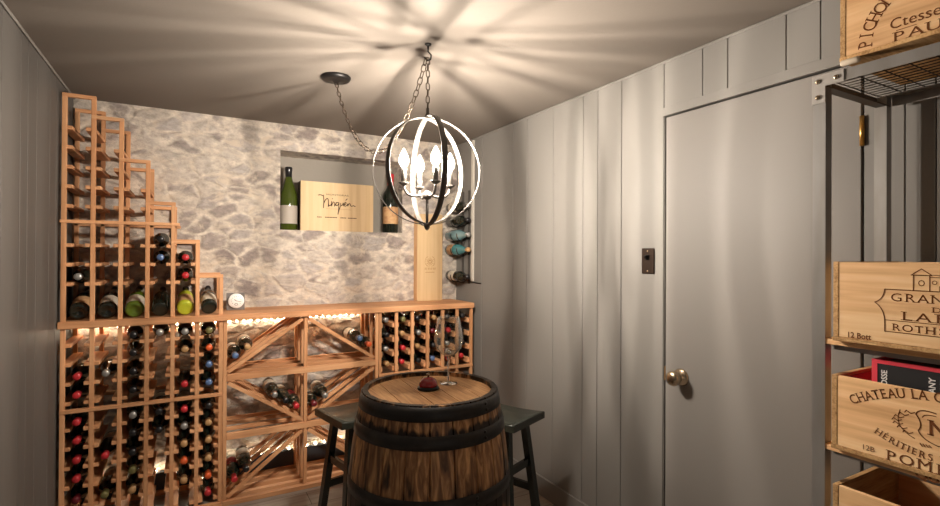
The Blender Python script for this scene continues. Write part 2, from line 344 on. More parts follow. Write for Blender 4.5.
def text_bm(bm, s, size, M, align='CENTER', sx=1.0, bold=0.0):
    cu = bpy.data.curves.new('lettering', 'FONT'); cu.body = s; cu.size = size; cu.align_x = align; cu.align_y = 'BOTTOM_BASELINE'; cu.offset = bold; cu.resolution_u = 3
    o = bpy.data.objects.new('lettering', cu); me = bpy.data.meshes.new_from_object(o)
    me.transform(Matrix.Diagonal((sx, 1, 1, 1)))
    if len(s) == 1 and len(me.vertices):
        x0 = min(v.co.x for v in me.vertices); x1 = max(v.co.x for v in me.vertices); h = size * .70; st = size * .045
        for c in SERIF.get(s, ''):
            x = {'l': x0 + st, 'r': x1 - st, 'c': (x0 + x1) / 2}[c.lower()]; z = h - size * .02 if c.isupper() else size * .02; w = size * .125 * max(sx, .9)
            bm.faces.new([bm.verts.new(M @ Vector((x + i * w, z + j * size * .022, 0))) for i, j in ((-1, -1), (1, -1), (1, 1), (-1, 1))])
    me.transform(M); bm.from_mesh(me)
    bpy.data.objects.remove(o); bpy.data.curves.remove(cu); bpy.data.meshes.remove(me)
def stroke(bm, pts, w, M, closed=False):
    """flat pen stroke in a plane"""
    pts = [Vector((p[0], p[1], 0)) for p in pts]
    if closed: pts = pts + [pts[0]]
    for a, b in zip(pts, pts[1:]):
        d = (b - a)
        if d.length < 1e-7: continue
        d.normalize(); n = Vector((-d.y, d.x, 0)) * w / 2; e = d * w * .3
        bm.faces.new([bm.verts.new(M @ q) for q in (a - e - n, b + e - n, b + e + n, a - e + n)])
def bez(p0, p1, p2, n=8):
    return [((1 - t) ** 2 * p0[0] + 2 * t * (1 - t) * p1[0] + t * t * p2[0], (1 - t) ** 2 * p0[1] + 2 * t * (1 - t) * p1[1] + t * t * p2[1]) for t in [i / n for i in range(n + 1)]]
def arc_text(bm, s, size, R, mid, M, spacing=1.0, sx=1.0, bold=0.0, down=False):
    """letters set along a circle of radius R whose top (or bottom) is at local origin, centred on angle mid"""
    cw = {'I': .42, ' ': .45, 'L': .68, 'M': 1.05, 'W': 1.1, 'E': .78, 'T': .75, '.': .35, 'É': .78, 'R': .82, 'S': .78, 'J': .6}
    ws = [cw.get(c, .86) * size * .82 * sx * spacing for c in s]; tot = sum(ws); x = -tot / 2
    for c, w in zip(s, ws):
        a = mid + (x + w / 2) / R; x += w
        if c == ' ': continue
        if not down: T = Matrix.Translation((0, -R, 0)) @ Matrix.Rotation(-a, 4, 'Z') @ Matrix.Translation((0, R, 0))
        else: T = Matrix.Translation((0, R, 0)) @ Matrix.Rotation(a, 4, 'Z') @ Matrix.Translation((0, -R, 0))
        text_bm(bm, c, size, M @ T, sx=sx, bold=bold)

# ---------------------------------------------------------------- room shell
XL, XR, YB, YF, ZC = -.57, 1.80, 3.45, -1.0, 2.252
struct('floor', MB().box(XL - .1, XR + .1, YF, YB + .3, -.06, 0), FLOORM)
struct('ceiling', MB().box(XL - .1, XR + .1, YF, YB + .3, ZC, ZC + .06), CEILC)
# left wall: grooved planks on a dark backing
mb = MB(); ys = [YF, -.7, -.42, -.1, .12, .4, .66, .95, 1.22, 1.43, 1.75, 1.98, 2.27, 2.488, 2.586, 2.717, 2.936, 3.062, 3.25, YB]
for a, b in zip(ys, ys[1:]): mb.box(XL - .02, XL, a + .0015, b - .0015, 0, ZC, .0012)
mb.box(XL - .06, XL - .012, YF, YB, 0, ZC)
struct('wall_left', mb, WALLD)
# right wall: grooved planks above and beside the door
D0, D1, DT = .754, 1.487, 2.002
gy = [3.06, 2.667, 2.515, 2.26, 2.012, 1.903, 1.742, 1.4957]
mb = MB()
def plank(a, b, z0, z1): mb.box(XR, XR + .02, min(a, b) + .0015, max(a, b) - .0015, z0, z1, .0012)
for a, b in zip([YB] + gy, gy): plank(a, b, 0, ZC)
plank(1.4957, 1.489, 0, DT + .045)
for a, b in zip([1.4957, 1.307, 1.1985, .982, .873, .70], [1.307, 1.1985, .982, .873, .70, .65]): plank(a, b, DT + .045, ZC)
plank(D0 - .002, .65, 0, DT + .045)
for a, b in zip([.65, .581, .40, .12, -.2, -.45, -.75], [.581, .40, .12, -.2, -.45, -.75, YF]): plank(a, b, 0, ZC)
mb.box(XR + .012, XR + .07, D1, YB, 0, ZC).box(XR + .012, XR + .07, YF, D0, 0, ZC).box(XR + .012, XR + .07, D0, D1, DT + .008, ZC)
mb.box(XR + .06, XR + .09, D0, D1, 0, DT + .02)
struct('wall_right', mb, WALLC)
struct('trim_1', MB().box(XR - .008, XR + .02, .60, 1.4957, DT + .008, DT + .045, .001), WALLC)          # head casing over the door
struct('trim_2', MB().box(XR - .010, XR, YF, YB, ZC - .012, ZC, .004), WALLC)                          # thin cove bead
struct('trim_3', MB().box(XL, XL + .010, YF, YB, ZC - .012, ZC, .004), WALLC)
struct('trim_4', MB().box(XR - .014, XR, 3.165, 3.195, 1.21, ZC - .014, .002), mat('lit_batten_paint', rgb(196, 188, 176), .5))  # batten in the wall's paint, its lit look put into the colour
struct('baseboard_right', MB().box(XR - .012, XR, D1 + .01, YB, 0, .113, .003), WALLC)
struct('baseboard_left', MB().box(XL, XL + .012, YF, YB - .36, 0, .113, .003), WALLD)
# back wall in stone with a niche
NX0, NX1, NZ0, NZ1, ND = .503, 1.352, 1.560, 2.080, .24
mb = MB()
mb.box(XL - .06, NX0, YB, YB + ND + .05, 0, ZC).box(NX1, XR + .06, YB, YB + ND + .05, 0, ZC)
mb.box(NX0, NX1, YB, YB + ND + .05, 0, NZ0).box(NX0, NX1, YB, YB + ND + .05, NZ1, ZC)
struct('wall_back', mb, STONE)
mb = MB(); mb.box(NX0 - .01, NX1 + .01, YB + ND - .01, YB + ND + .02, NZ0 - .01, NZ1 + .01)
struct('wall_niche', mb, mat('niche_grey_plaster', rgb(150, 142, 132), .7, bump=((40, 40, 40), .1)))
struct('trim_5', MB().box(XL, XR, YB - .03, YB, 0, .125, .004), DARKB)                                # dark plinth under the stone
mb = MB(); mb.box(XL - .06, -.1, YF - .05, YF, 0, ZC).box(.95, XR + .06, YF - .05, YF, 0, ZC).box(-.1, .95, YF - .05, YF, 2.05, ZC)
struct('wall_front', mb, WALLC)

# door with knob, latch and hinges
door = bpy.data.objects.new('door_1', None); COL.objects.link(door); door['kind'] = 'structure'; door.location = (XR, (D0 + D1) / 2, 0)
part('door_leaf', MB().box(XR - .002, XR + .038, D0 + .003, D1 - .005, .008, DT, .002), DOORC, door)
kz, ky = .894, 1.400
Mk = Matrix.Translation((XR - .002, ky, kz)) @ Matrix.Rotation(-PI / 2, 4, 'Y')
part('door_knob', MB().lathe([(.0, 0), (.036, 0), (.036, .004), (.031, .009), (.018, .014), (.017, .026), (.023, .032), (.031, .044), (.0318, .054), (.027, .064), (.014, .069), (0, .070)], 28, Mk), NICKEL, door)
part('latch_plate', MB().box(XR - .004, XR + .02, D1 - .006, D1 - .002, kz - .03, kz + .03), BRASS, door)
for hz in (1.788, .25):
    part('hinge', MB().tube([(XR - .006, D0, hz - .046), (XR - .006, D0, hz + .046)], .0065, 10).box(XR - .0035, XR, D0 - .004, D0 + .004, hz - .046, hz + .046), BRASS, door)

# light switch
sw = thing('light_switch', 'dark bronze toggle light switch plate on grey wall beside the door', 'light switch', (XR, 1.577, 1.378))
part('plate', MB().box(XR - .006, XR, 1.577 - .036, 1.577 + .036, 1.378 - .058, 1.378 + .058, .003), mat('dark_bronze_plate', rgb(58, 46, 38), .35, .7), sw)
part('toggle', MB().box(XR - .012, XR - .005, 1.567, 1.587, 1.383, 1.407, .002).bar((XR - .010, 1.577, 1.388), (XR - .024, 1.577, 1.402), .010, .010, (0, 1, 0)), BLACKM, sw)
for dz in (-.045, .045):
    part('screw', MB().lathe([(0, 0), (.005, 0), (.004, .002), (0, .002)], 12, Matrix.Translation((XR - .0055, 1.577, 1.378 + dz)) @ Matrix.Rotation(-PI / 2, 4, 'Y')), NICKEL, sw)

# ---------------------------------------------------------------- wine racks
PW, TAB, RT = .020, .022, .018
YR0, YR1 = 3.10, 3.43          # front and rear of every rack
COLX = [-.557 + .1155 * k for k in range(7)]
UROW = [1.476 - .096 * k for k in range(-6, 3)]      # bottle axis heights, upper rack
UROW = sorted([1.476 + .0965 * k for k in range(-2, 7)], reverse=True)
LROW = [.980, .885, .790, .695, .565, .472, .376, .280, .182, .087]
CT = 1.063                     # counter top
def rails_for(root, x, rows, left, right, TAB=TAB, RT=RT, Y0=YR0 + .003):
    for zr, l, r in rows:
        part('bottle_rail', MB().box(x - (TAB if l else 0), x + PW + (TAB if r else 0), Y0, YR1 - .003, zr - .028 - RT, zr - .028, .0015), WY, root)

# stepped display rack on the counter
up_ = thing('display_rack', 'stepped cedar wine rack standing on the counter by the left wall', 'wine rack', (-.2, 3.26, CT))
TOPS = [2.172, 2.077, 1.873, 1.660, 1.462, 1.272]
PT = [TOPS[0]] + TOPS
for k, x in enumerate(COLX):
    for y in (YR0, YR1 - .02):
        part('upright', MB().box(x, x + PW, y, y + .02, CT, PT[k], .0015), WZ, up_)
    rows = []
    for zr in UROW:
        if abs(zr - 1.573) < .03: continue
        l = k > 0 and zr < TOPS[k - 1] - .07; r = k < 6 and zr < TOPS[k] - .07
        if l or r: rows.append((zr, l, r))
    rails_for(up_, x, rows, 1, 1)
for k in range(6):
    for y in (YR0, YR1 - .02):
        part('top_rail', MB().box(COLX[k], COLX[k + 1] + PW, y - .001, y + .021, TOPS[k] - .004, TOPS[k] + .014, .0015), WX, up_)
for y in (YR0 - .006, YR1 - .02):
    part('middle_rail', MB().box(COLX[0] - .004, COLX[4] + PW + .02, y, y + .026, 1.548, 1.564, .0015), WX, up_)

# lower cubby rack under the counter
low = thing('cubby_rack', 'cedar bottle rack of six tall columns under the counter at left', 'wine rack', (-.2, 3.26, 0))
for k, x in enumerate(COLX):
    for y in (YR0, YR1 - .02):
        part('upright', MB().box(x, x + PW, y, y + .02, .026, CT - .036, .0015), WZ, low)
    rails_for(low, x, [(zr, k > 0, k < 6) for zr in LROW], 1, 1)
for y in (YR0 - .006, YR1 - .02):
    part('middle_rail', MB().box(COLX[0], COLX[6] + PW, y, y + .026, .611, .629, .0015), WX, low)
for y in (YR0 - .018, YR1 - .03):
    part('base_rail', MB().box(COLX[0], COLX[6] + PW, y, y + .03, 0, .026, .0015), WX, low)

# diamond bin rack in the middle
BX0, BXC, BX1 = .158, .594, 1.036
bn = thing('bin_rack', 'open cedar rack of diagonal bins under the middle of the counter', 'wine rack', (.6, 3.26, 0))
YS = (YR0, 3.21, 3.32, YR1 - .02)
for x in (BX0, BXC, BX1):
    for y in YS: part('upright', MB().box(x, x + PW, y, y + .02, .026, CT - .036, .0015), WZ, bn)
SH = (.690, .360)
for z in SH:
    for y in YS: part('shelf_rail', MB().box(BX0 + PW, BX1, y - (.004 if y == YR0 else 0), y + .02, z + (0 if y == YR0 else .016), z + .036, .0015), WX, bn)
for y in (YR0 - .018, 3.16, 3.245, 3.325, YR1 - .03):
    part('base_rail', MB().box(BX0, BX1 + PW, y, y + .03, 0, .026, .0015), WX, bn)
CELLS = []   # (x0, x1, z0, z1, rising?)
zb = [(SH[0] + .036, CT - .036), (SH[1] + .036, SH[0]), (.026, SH[1])]
for i, (z0, z1) in enumerate(zb):
    for j, (x0, x1) in enumerate(((BX0 + PW, BXC), (BXC + PW, BX1))):
        CELLS.append((x0, x1, z0, z1, (i + j) % 2 == 0))
WD = wood('cedar_diagonal', *CED, 'x')
DW = .020
for x0, x1, z0, z1, rising in CELLS:
    ln = math.hypot(x1 - x0, z1 - z0); h = DW / 2 + .001
    a = math.atan2(z1 - z0, x1 - x0); ex = h * math.sin(a) + .001; 
    for y in (3.103, 3.20, 3.30, 3.395):
        if rising: p, q = (x0 + ex * .9, y + .008, z0 + h * 1.2), (x1 - ex * .9, y + .008, z1 - h * 1.2)
        else: p, q = (x0 + ex * .9, y + .008, z1 - h * 1.2), (x1 - ex * .9, y + .008, z0 + h * 1.2)
        part('diagonal_slat', MB().bar(p, q, .014, DW, (0, 0, 1)), WD, bn)

# right hand cubby rack
RX = [1.058 + .1125 * k for k in range(7)]
rg = thing('cubby_rack', 'cedar bottle rack of six columns under the counter behind the barrel', 'wine rack', (1.4, 3.26, 0))
for k, x in enumerate(RX):
    for y in (YR0, YR1 - .02):
        part('upright', MB().box(x, x + PW, y, y + .02, .026, CT - .036, .0015), WZ, rg)
    rails_for(rg, x, [(zr, k > 0, k < 6) for zr in LROW], 1, 1, .013, .030, YR0 + .0205)
for y in (YR0 - .006, YR1 - .02):
    part('middle_rail', MB().box(RX[0], RX[6] + PW, y, y + .026, .611, .629, .0015), WX, rg)
for y in (YR0 - .018, YR1 - .03):
    part('base_rail', MB().box(RX[0], RX[6] + PW, y, y + .03, 0, .026, .0015), WX, rg)

single('counter', MB().box(XL + .004, 1.757, YR0 - .016, YB - .002, CT - .036, CT, .003), WX,
       'long cedar counter board running over the three lower wine racks', 'counter', (.6, 3.27, CT))

# ---------------------------------------------------------------- bottles
def prof(kind):
    if kind == 'bordeaux': R = .0375; body = [(0, .006), (R * .6, .0), (R - .004, 0), (R, .005), (R, .185), (R * .93, .203), (R * .62, .220), (.0165, .234), (.0142, .245), (.0142, .300)]
    elif kind == 'burgundy': R = .040; body = [(0, .006), (R * .6, .0), (R - .004, 0), (R, .005), (R, .150), (R * .93, .175), (R * .70, .205), (.020, .232), (.0148, .255), (.0145, .300)]
    else: R = .042; body = [(0, .02), (R * .5, .006), (R * .7, .0), (R - .004, 0), (R, .006), (R, .15), (R * .92, .18), (R * .68, .21), (.021, .24), (.0155, .27), (.015, .310)]
    return R, body
MESH = {}
def bmesh_for(key, fn):
    if key not in MESH: MESH[key] = fn()
    return MESH[key]
def bottle_meshes(kind):
    R, p = prof(kind); LZ = .045 if kind == 'bordeaux' else .030
    g = bmesh_for(kind + 'g', lambda: MB().lathe(p, 24).mesh('bottle_glass'))
    L = p[-1][1]
    c = bmesh_for(kind + 'c', lambda: MB().lathe([(.0152, L - .058), (.0156, L - .02), (.0172, L - .016), (.0172, L - .004), (.0150, L + .0015), (0, L + .0015)], 20).mesh('capsule'))
    l = bmesh_for(kind + 'l', lambda: MB().lathe([(R + .0005, LZ), (R + .0006, LZ + .001), (R + .0006, LZ + .085), (R + .0005, LZ + .086)], 28, caps=False).mesh('paper_label'))
    return g, c, l
PROTO = {}
def bottle(label, kind='bordeaux', glass=GLASSD, cap='red', lab=LABW, loc=(0, 0, 0), rot=(PI / 2, 0, 0), group=None, name='wine_bottle'):
    key = (kind, glass.name, cap, lab.name if lab else None)
    if key not in PROTO:
        root = thing(name, label, 'bottle', loc, group)
        g, c, l = bottle_meshes(kind)
        parts = []
        for nm, me, m in (('bottle_glass', g, glass), ('capsule', c, CAPS.get(cap)), ('paper_label', l, lab)):
            if m is None: continue
            o = bpy.data.objects.new(nm, me.copy()); COL.objects.link(o); o.parent = root; o.data.materials.clear(); o.data.materials.append(m); parts.append(o)
        PROTO[key] = (root, parts)
    else:
        src, parts = PROTO[key]
        root = src.copy(); COL.objects.link(root)
        for p in parts:
            c = p.copy(); COL.objects.link(c); c.parent = root
        root.name = name; root['label'] = label
        if group: root['group'] = group
        elif 'group' in root: del root['group']
    root.location = loc; root.rotation_euler = rot
    return root
# a bottle on its side: local +Z (neck) points to -Y (towards the room): rot X +90deg
YBASE = 3.395
ORD = ['first', 'second', 'third', 'fourth', 'fifth', 'sixth', 'seventh', 'eighth', 'ninth', 'tenth']
ROWN = ['top', 'second', 'third', 'fourth', 'fifth', 'sixth', 'seventh', 'eighth', 'ninth', 'bottom']
COLN = ['leftmost', 'second', 'third', 'fourth', 'fifth', 'sixth']
def capword(c): return c + '-capped'
LOWB = {0: {2: 'red', 3: 'red', 4: 'red', 5: 'red', 6: 'red', 7: 'red', 8: 'maroon'},
        1: {2: 'silver', 6: 'red', 8: 'olive'},
        2: {0: 'black', 1: 'black', 2: 'black', 3: 'black', 4: 'silver', 5: 'black', 6: 'black', 7: 'olive', 8: 'tan'},
        3: {0: 'silver', 4: 'black', 5: 'black'},
        4: {0: 'silver', 1: 'tan', 3: 'red', 4: 'red', 5: 'silver', 6: 'tan', 7: 'orange', 8: 'tan'},
        5: {0: 'olive', 1: 'orange', 2: 'blue', 3: 'blue', 4: 'black', 5: 'tan', 6: 'tan', 7: 'tan', 8: 'orange', 9: 'red'}}
for c, d in LOWB.items():
    for r, cap in d.items():
        x = COLX[c] + PW + (.1155 - PW) / 2
        kd = 'burgundy' if (c * 7 + r * 3) % 4 == 1 else 'bordeaux'
        R = prof(kd)[0]; hz = math.sqrt(R * R - ((.1155 - PW) / 2 - TAB) ** 2)
        bottle(f'{capword(cap)} wine bottle, {ROWN[r]} row of the {COLN[c]} column in the left lower rack', kd, GLASSD, cap,
               LABW if (c + r) % 3 else LABT, (x, YBASE - random.uniform(0, .012), LROW[r] - .028 + hz + .0012), (PI / 2, 0, random.uniform(-.002, .002)), 'bottles in the left lower rack')
# upper rack: bottles in cubbies
for c, r, cap, w in ((0, 1.283, 'silver', 'silver-capped bottle alone in the leftmost column of the stepped rack'),
                     (3, 1.476, 'black', 'black-capped bottle, upper of two in fourth column of stepped rack'),
                     (3, 1.3795, 'blue', 'blue-capped bottle below the black-capped one in stepped rack'),
                     (4, 1.3795, 'red', 'red-capped bottle, upper of two in fifth column of stepped rack'),
                     (4, 1.283, 'red', 'red-capped bottle, lower of two in fifth column of stepped rack')):
    x = COLX[c] + PW + (.1155 - PW) / 2
    hz = math.sqrt(.0375 ** 2 - ((.1155 - PW) / 2 - TAB) ** 2)
    bottle(w, 'bordeaux', GLASSD, cap, LABW, (x, YBASE, r - .028 + hz + .0012), (PI / 2, 0, 0), 'bottles in the stepped rack')
# display row: bottles leaning with their base towards the room
for c, (gl, lb, w) in enumerate(((GLASSD, LABT, 'dark bottle lying base outward at counter level, nearest the left wall'),
                                 (GLASSD, LABW, 'dark bottle with white label base outward, second from left wall'),
                                 (GLASSG, LABW, 'green bottle with white label lying base outward on the counter'),
                                 (GLASSD, None, 'black bottle without label lying base outward between green and yellow bottles'),
                                 (GLASSY, LABT, 'bright yellow-green bottle lying base outward on the counter'),
                                 (GLASSD, LABW, 'dark bottle with white label base outward in the lowest step'))):
    x = COLX[c] + PW + (.1155 - PW) / 2
    kd = 'champagne' if c < 3 else 'burgundy'
    R = prof(kd)[0]; t = math.radians(18)
    # base disc centre; neck up towards the wall
    loc = Vector((x, YR0 + .035, CT + R * math.cos(t) + .0006))
    bottle(w, kd, gl, 'black', lb, loc, (-PI / 2 + t, 0, 0), 'display row of bottles on the counter')
# V bins
def binbottles(ci, n, specs, side, cellname, s_extra=0):
    x0, x1, z0, z1, rising = CELLS[ci]
    a = math.atan2(z1 - z0, x1 - x0); R = .0375; off = R + DW / 2 + .002
    for i in range(n):
        cap, lb, w = specs[i]
        if rising:      # bottles lie above the slat, against the left post
            d = Vector((math.cos(a), math.sin(a))); nn = Vector((-math.sin(a), math.cos(a))); P0 = Vector((x0, z0 + .011))
            s = (R + .004 + off * math.sin(a)) / math.cos(a)
        else:
            d = Vector((-math.cos(a), math.sin(a))); nn = Vector((math.sin(a), math.cos(a))); P0 = Vector((x1, z0 + .011))
            s = (R + .004 + off * math.sin(a)) / math.cos(a)
        c = P0 + nn * off + d * (s + .0765 * i)
        bottle(w, 'bordeaux', GLASSD, cap, lb, (c.x, YBASE - .01 * i, c.y), (PI / 2, 0, 0), 'bottles in the diagonal bins')
binbottles(0, 2, [('blue', LABW, 'blue-capped bottle at the left post in the top left bin'), ('tan', LABW, 'tan-capped bottle beside the blue-capped one in top left bin')], 'l', '')
binbottles(1, 2, [('orange', LABW, 'orange-capped bottle in the corner of the top right bin'), ('blue', LABW, 'blue-capped bottle above the orange-capped one, top right bin')], 'r', '')
binbottles(2, 3, [('red', LABR, 'red-capped bottle lowest of three in the middle left bin'), ('black', LABW, 'black-capped bottle between two others in the middle left bin'), ('silver', LABW, 'silver-capped bottle highest of three in the middle left bin')], 'r', '')
binbottles(3, 2, [('maroon', LABW, 'maroon-capped bottle in the corner of the middle right bin'), ('silver', LABW, 'silver-capped bottle just above the stool in the middle right bin')], 'l', '')
binbottles(4, 2, [('red', LABR, 'red-labelled bottle with red cap in the bottom left bin'), ('black', LABW, 'white-labelled bottle with black cap in the bottom left bin')], 'l', '')
# right rack
RB = {0: ['silver', 'black', 'silver', 'tan'], 1: ['olive', 'tan', 'red', 'red'], 2: ['black', 'silver', 'tan', 'black'],
      3: ['tan', 'maroon', 'black', 'blue'], 4: ['black', 'red', 'silver', 'red'], 5: ['black', 'black', 'black', 'red']}
for c, caps in RB.items():
    for r, cap in enumerate(caps):
        x = RX[c] + PW + (.1125 - PW) / 2
        hz = math.sqrt(.0375 ** 2 - ((.1125 - PW) / 2 - .013) ** 2)
        bottle(f'{capword(cap)} wine bottle, {ROWN[r]} row of the {COLN[c]} column in the rack behind the barrel', 'bordeaux', GLASSD, cap,
               LABW if (c + r) % 2 else LABR, (x, YB - .010 - .02 * ((c + r) % 2), LROW[r] - .028 + hz + .0012), (PI / 2, 0, random.uniform(-.002, .002)), 'bottles in the rack behind the barrel')
# niche
a_ = bottle('dark green bottle with grey label standing at the left in the niche', 'burgundy', mat('olive_bottle_glass', (.045, .062, .008, 1), .06, spec=.7), 'black', mat('grey_paper', rgb(168, 158, 146), .6), (NX0 + .062, YB + .062, NZ0 + .0005), (0, 0, 0))
b_ = bottle('dark bottle with tan label and red cap at the right in the niche', 'bordeaux', GLASSD, 'red', LABT, (1.283, YB + .065, NZ0 + .0005), (0, 0, 0))
b_.scale = (1.5, 1.5, 1.45); a_.scale = (1.4, 1.4, 1.4)

# ---------------------------------------------------------------- niche wine box, tall wine box, hygrometer
def paper(bm_parts): pass
nb = thing('wine_box', 'flat pale wooden wine box with handwritten script standing in the niche', 'box', (.884, YB + .05, NZ0))
BX, BXe, BYf = .634, 1.135, YB + .012
part('front_panel', MB().box(BX, BXe, BYf, BYf + .012, NZ0 + .0005, NZ0 + .333, .0015), PANEL, nb)
mb = MB().box(BX, BX + .012, BYf + .012, BYf + .10, NZ0 + .0005, NZ0 + .333).box(BXe - .012, BXe, BYf + .012, BYf + .10, NZ0 + .0005, NZ0 + .333)
mb.box(BX + .012, BXe - .012, BYf + .012, BYf + .10, NZ0 + .0005, NZ0 + .012).box(BX + .012, BXe - .012, BYf + .012, BYf + .10, NZ0 + .321, NZ0 + .333)
mb.box(BX + .012, BXe - .012, BYf + .09, BYf + .10, NZ0 + .012, NZ0 + .321)
part('box_sides', mb, wood('dark_box_side', rgb(70, 54, 40), rgb(92, 72, 54), rgb(110, 88, 66), 'y'), nb)  # side boards much darker than the front panel
def plane_front(cx, cz, y): return Matrix(((1, 0, 0, cx), (0, 0, -1, y), (0, 1, 0, cz), (0, 0, 0, 1)))
def plane_left(cy, cz, x): return Matrix(((0, 0, -1, x), (-1, 0, 0, cy), (0, 1, 0, cz), (0, 0, 0, 1)))
mb = MB(); M = plane_front(.884, NZ0 + .19, BYf - .0006)
text_bm(mb.bm, 'MONTGRAS', .015, M @ Matrix.Translation((-.005, .055, 0)), sx=1.9)
part('printed_maker_line', mb, INKD, nb); mb = MB()
# the script name, pen stroke by pen stroke
sc_ = .00125
def pen(pts): return [(p[0] * sc_, p[1] * sc_) for p in pts]
segs = [[(-108, 42), (-100, 44), (-90, 43), (-84, 39)], [(-80, 44), (-78, 10), (-80, -26)], bez((-80, -8), (-70, 26), (-58, 26)) + bez((-58, 26), (-52, 20), (-54, -18)),
        bez((-54, -4), (-46, -22), (-38, -4)), [(-36, 12), (-37, -14)], [(-33, 26), (-31, 27)],
        [(-37, -14), (-28, 8)] + bez((-28, 8), (-18, 12), (-20, -14)), [(-20, -14), (-10, 4)],
        bez((2, 6), (-16, 12), (-12, -8)) + bez((-12, -8), (-4, -16), (4, 4)), [(4, 6), (3, -30), (-1, -58)], bez((-1, -58), (2, -40), (14, -8)),
        [(14, 4)] + bez((14, -6), (20, -16), (28, 6)) + [(29, -10)], bez((32, -4), (48, 2), (42, 10)) + bez((42, 10), (30, 8), (36, -10)) + bez((36, -10), (44, -14), (54, 2)),
        [(42, 22), (50, 30)], [(54, 4), (54, -10)], bez((54, -8), (64, 14), (68, -2)) + bez((68, -2), (70, -14), (84, -6)) + [(96, -10)]]
for sg in segs: stroke(mb.bm, pen(sg), .0055, M)
part('handwritten_script', mb, INKD, nb); mb = MB()
text_bm(mb.bm, 'MOUNTAIN VINEYARD', .0085, M @ Matrix.Translation((.005, -.040, 0)), sx=2.0)
part('printed_subtitle', mb, mat('faint_print', rgb(170, 130, 96), .8), nb); mb = MB()
for i in range(26):
    if i in (3, 4, 13, 14, 19): continue
    stroke(mb.bm, [(-.14 + i * .0105, -.096), (-.135 + i * .0105, -.096)], .006, M)
part('printed_small_line', mb, INKD, nb)
tb = thing('wine_box', 'tall narrow pale wooden wine box upright on the counter against stone wall', 'box', (1.535, 3.40, CT))
TX0, TX1, TYf, TZ1 = 1.434, 1.637, 3.36, 1.70
mb = MB().box(TX0 + .008, TX1 - .008, TYf + .008, YB - .006, CT + .0005, TZ1, .001)
part('box_body', mb, PZ, tb)
part('front_panel', MB().box(TX0, TX1, TYf, TYf + .008, CT + .0005, TZ1, .0015), PANEL, tb)
mb = MB(); M = plane_front((TX0 + TX1) / 2, 1.295, TYf - .0006)
for k in range(12):
    a = 2 * PI * k / 12; stroke(mb.bm, [(.010 * math.cos(a), .055 + .010 * math.sin(a)), ((.026 + .006 * (k % 2)) * math.cos(a), .055 + (.026 + .006 * (k % 2)) * math.sin(a))], .003, M)
stroke(mb.bm, [(.009 * math.cos(2 * PI * k / 14), .055 + .009 * math.sin(2 * PI * k / 14)) for k in range(14)], .0025, M, True)
for k in (-1, 1):
    stroke(mb.bm, bez((k * .012, .022), (k * .05, .03), (k * .036, .075)), .0028, M); stroke(mb.bm, bez((k * .036, .075), (k * .030, .09), (k * .016, .092)), .0028, M)
for i in range(7):
    x = -.039 + i * .013
    stroke(mb.bm, [(x, -.004), (x, .011)], .003, M)
    if i % 2 == 0: stroke(mb.bm, [(x, .010), (x + .006, .010)], .0025, M)
    if i % 3 != 1: stroke(mb.bm, [(x, .003), (x + .006, .003)], .0025, M)
for i in range(12): stroke(mb.bm, [(-.036 + i * .0062, -.022), (-.033 + i * .0062, -.022)], .004, M)
part('printed_crest', mb, mat('faint_brown_print', rgb(172, 128, 84), .8, spec=.1), tb)

hy = thing('hygrometer', 'round white hygrometer dial on a small square plate on the counter', 'hygrometer', (.233, 3.30, CT))
part('plate', MB().box(.184, .284, 3.305, 3.315, CT + .0005, CT + .104, .0015), GREYP, hy)
Mh = Matrix.Translation((.236, 3.305, CT + .057)) @ Matrix.Rotation(PI / 2, 4, 'X')
part('dial', MB().lathe([(0, 0), (.044, 0), (.044, .014), (.041, .017), (0, .017)], 36, Mh), WHITEP, hy)
mb = MB(); M = plane_front(.236, CT + .057, 3.305 - .0176)
for k in range(11):
    a = -PI * .2 + PI * 1.4 * k / 10; stroke(mb.bm, [(.024 * math.cos(a), .024 * math.sin(a)), (.028 * math.cos(a), .028 * math.sin(a))], .002, M)
stroke(mb.bm, [(0, 0), (.022, -.006)], .002, M); stroke(mb.bm, [(0, 0), (-.010, .008)], .003, M)
stroke(mb.bm, [(.008 * math.cos(2 * PI * k / 10), -.021 + .006 * math.sin(2 * PI * k / 10)) for k in range(10)], .002, M, True)
part('needle_and_marks', mb, INKD, hy)

# wall mounted bottle rack in the back right corner
wr = thing('wall_bottle_rack', 'narrow black metal bottle holder on the wall in the back right corner', 'bottle rack', (XR, 3.27, 1.2))
for y in (3.235, 3.33):
    part('vertical_bar', MB().box(XR - .012, XR - .001, y - .008, y + .008, 1.19, 1.88, .001), IRON, wr)
WBZ = (1.245, 1.440, 1.548, 1.655, 1.760)
for i, z in enumerate(WBZ):
    for y in (3.235, 3.33):
        pts = [(XR - .010, y, z - .030)] + [(1.735 + .0455 * math.sin(a), y, z - .0455 * math.cos(a)) for a in [PI * .38 - k * PI * .95 / 10 for k in range(11)]]
        part('bottle_cradle', MB().tube(pts, .003, 6), BLACKM, wr)
part('front_rod', MB().tube([(XR - .008, 3.24, 1.205), (XR - .008, 3.06, 1.200)], .004, 6), BLACKM, wr)
for z, kd, gl, cp, lb, w in ((WBZ[0], 'bordeaux', GLASSD, 'black', LABW, 'dark bottle with white label, lowest in the corner wall rack'),
                             (WBZ[1], 'champagne', GLASST, 'tan', LABT, 'teal bottle with tan label in the corner wall rack'),
                             (WBZ[2], 'champagne', GLASSC, 'silver', None, 'pale blue glass bottle above the teal one in corner rack'),
                             (WBZ[3], 'bordeaux', GLASSD, 'black', None, 'dark bottle second from top in the corner wall rack'),
                             (WBZ[4], 'bordeaux', GLASSD, 'silver', LABW, 'silver-capped bottle topmost in the corner wall rack')):
    bottle(w, kd, gl, cp, lb, (1.735, 3.435 if kd != 'champagne' else 3.44, z), (PI / 2, 0, 0), 'bottles in the corner wall rack')

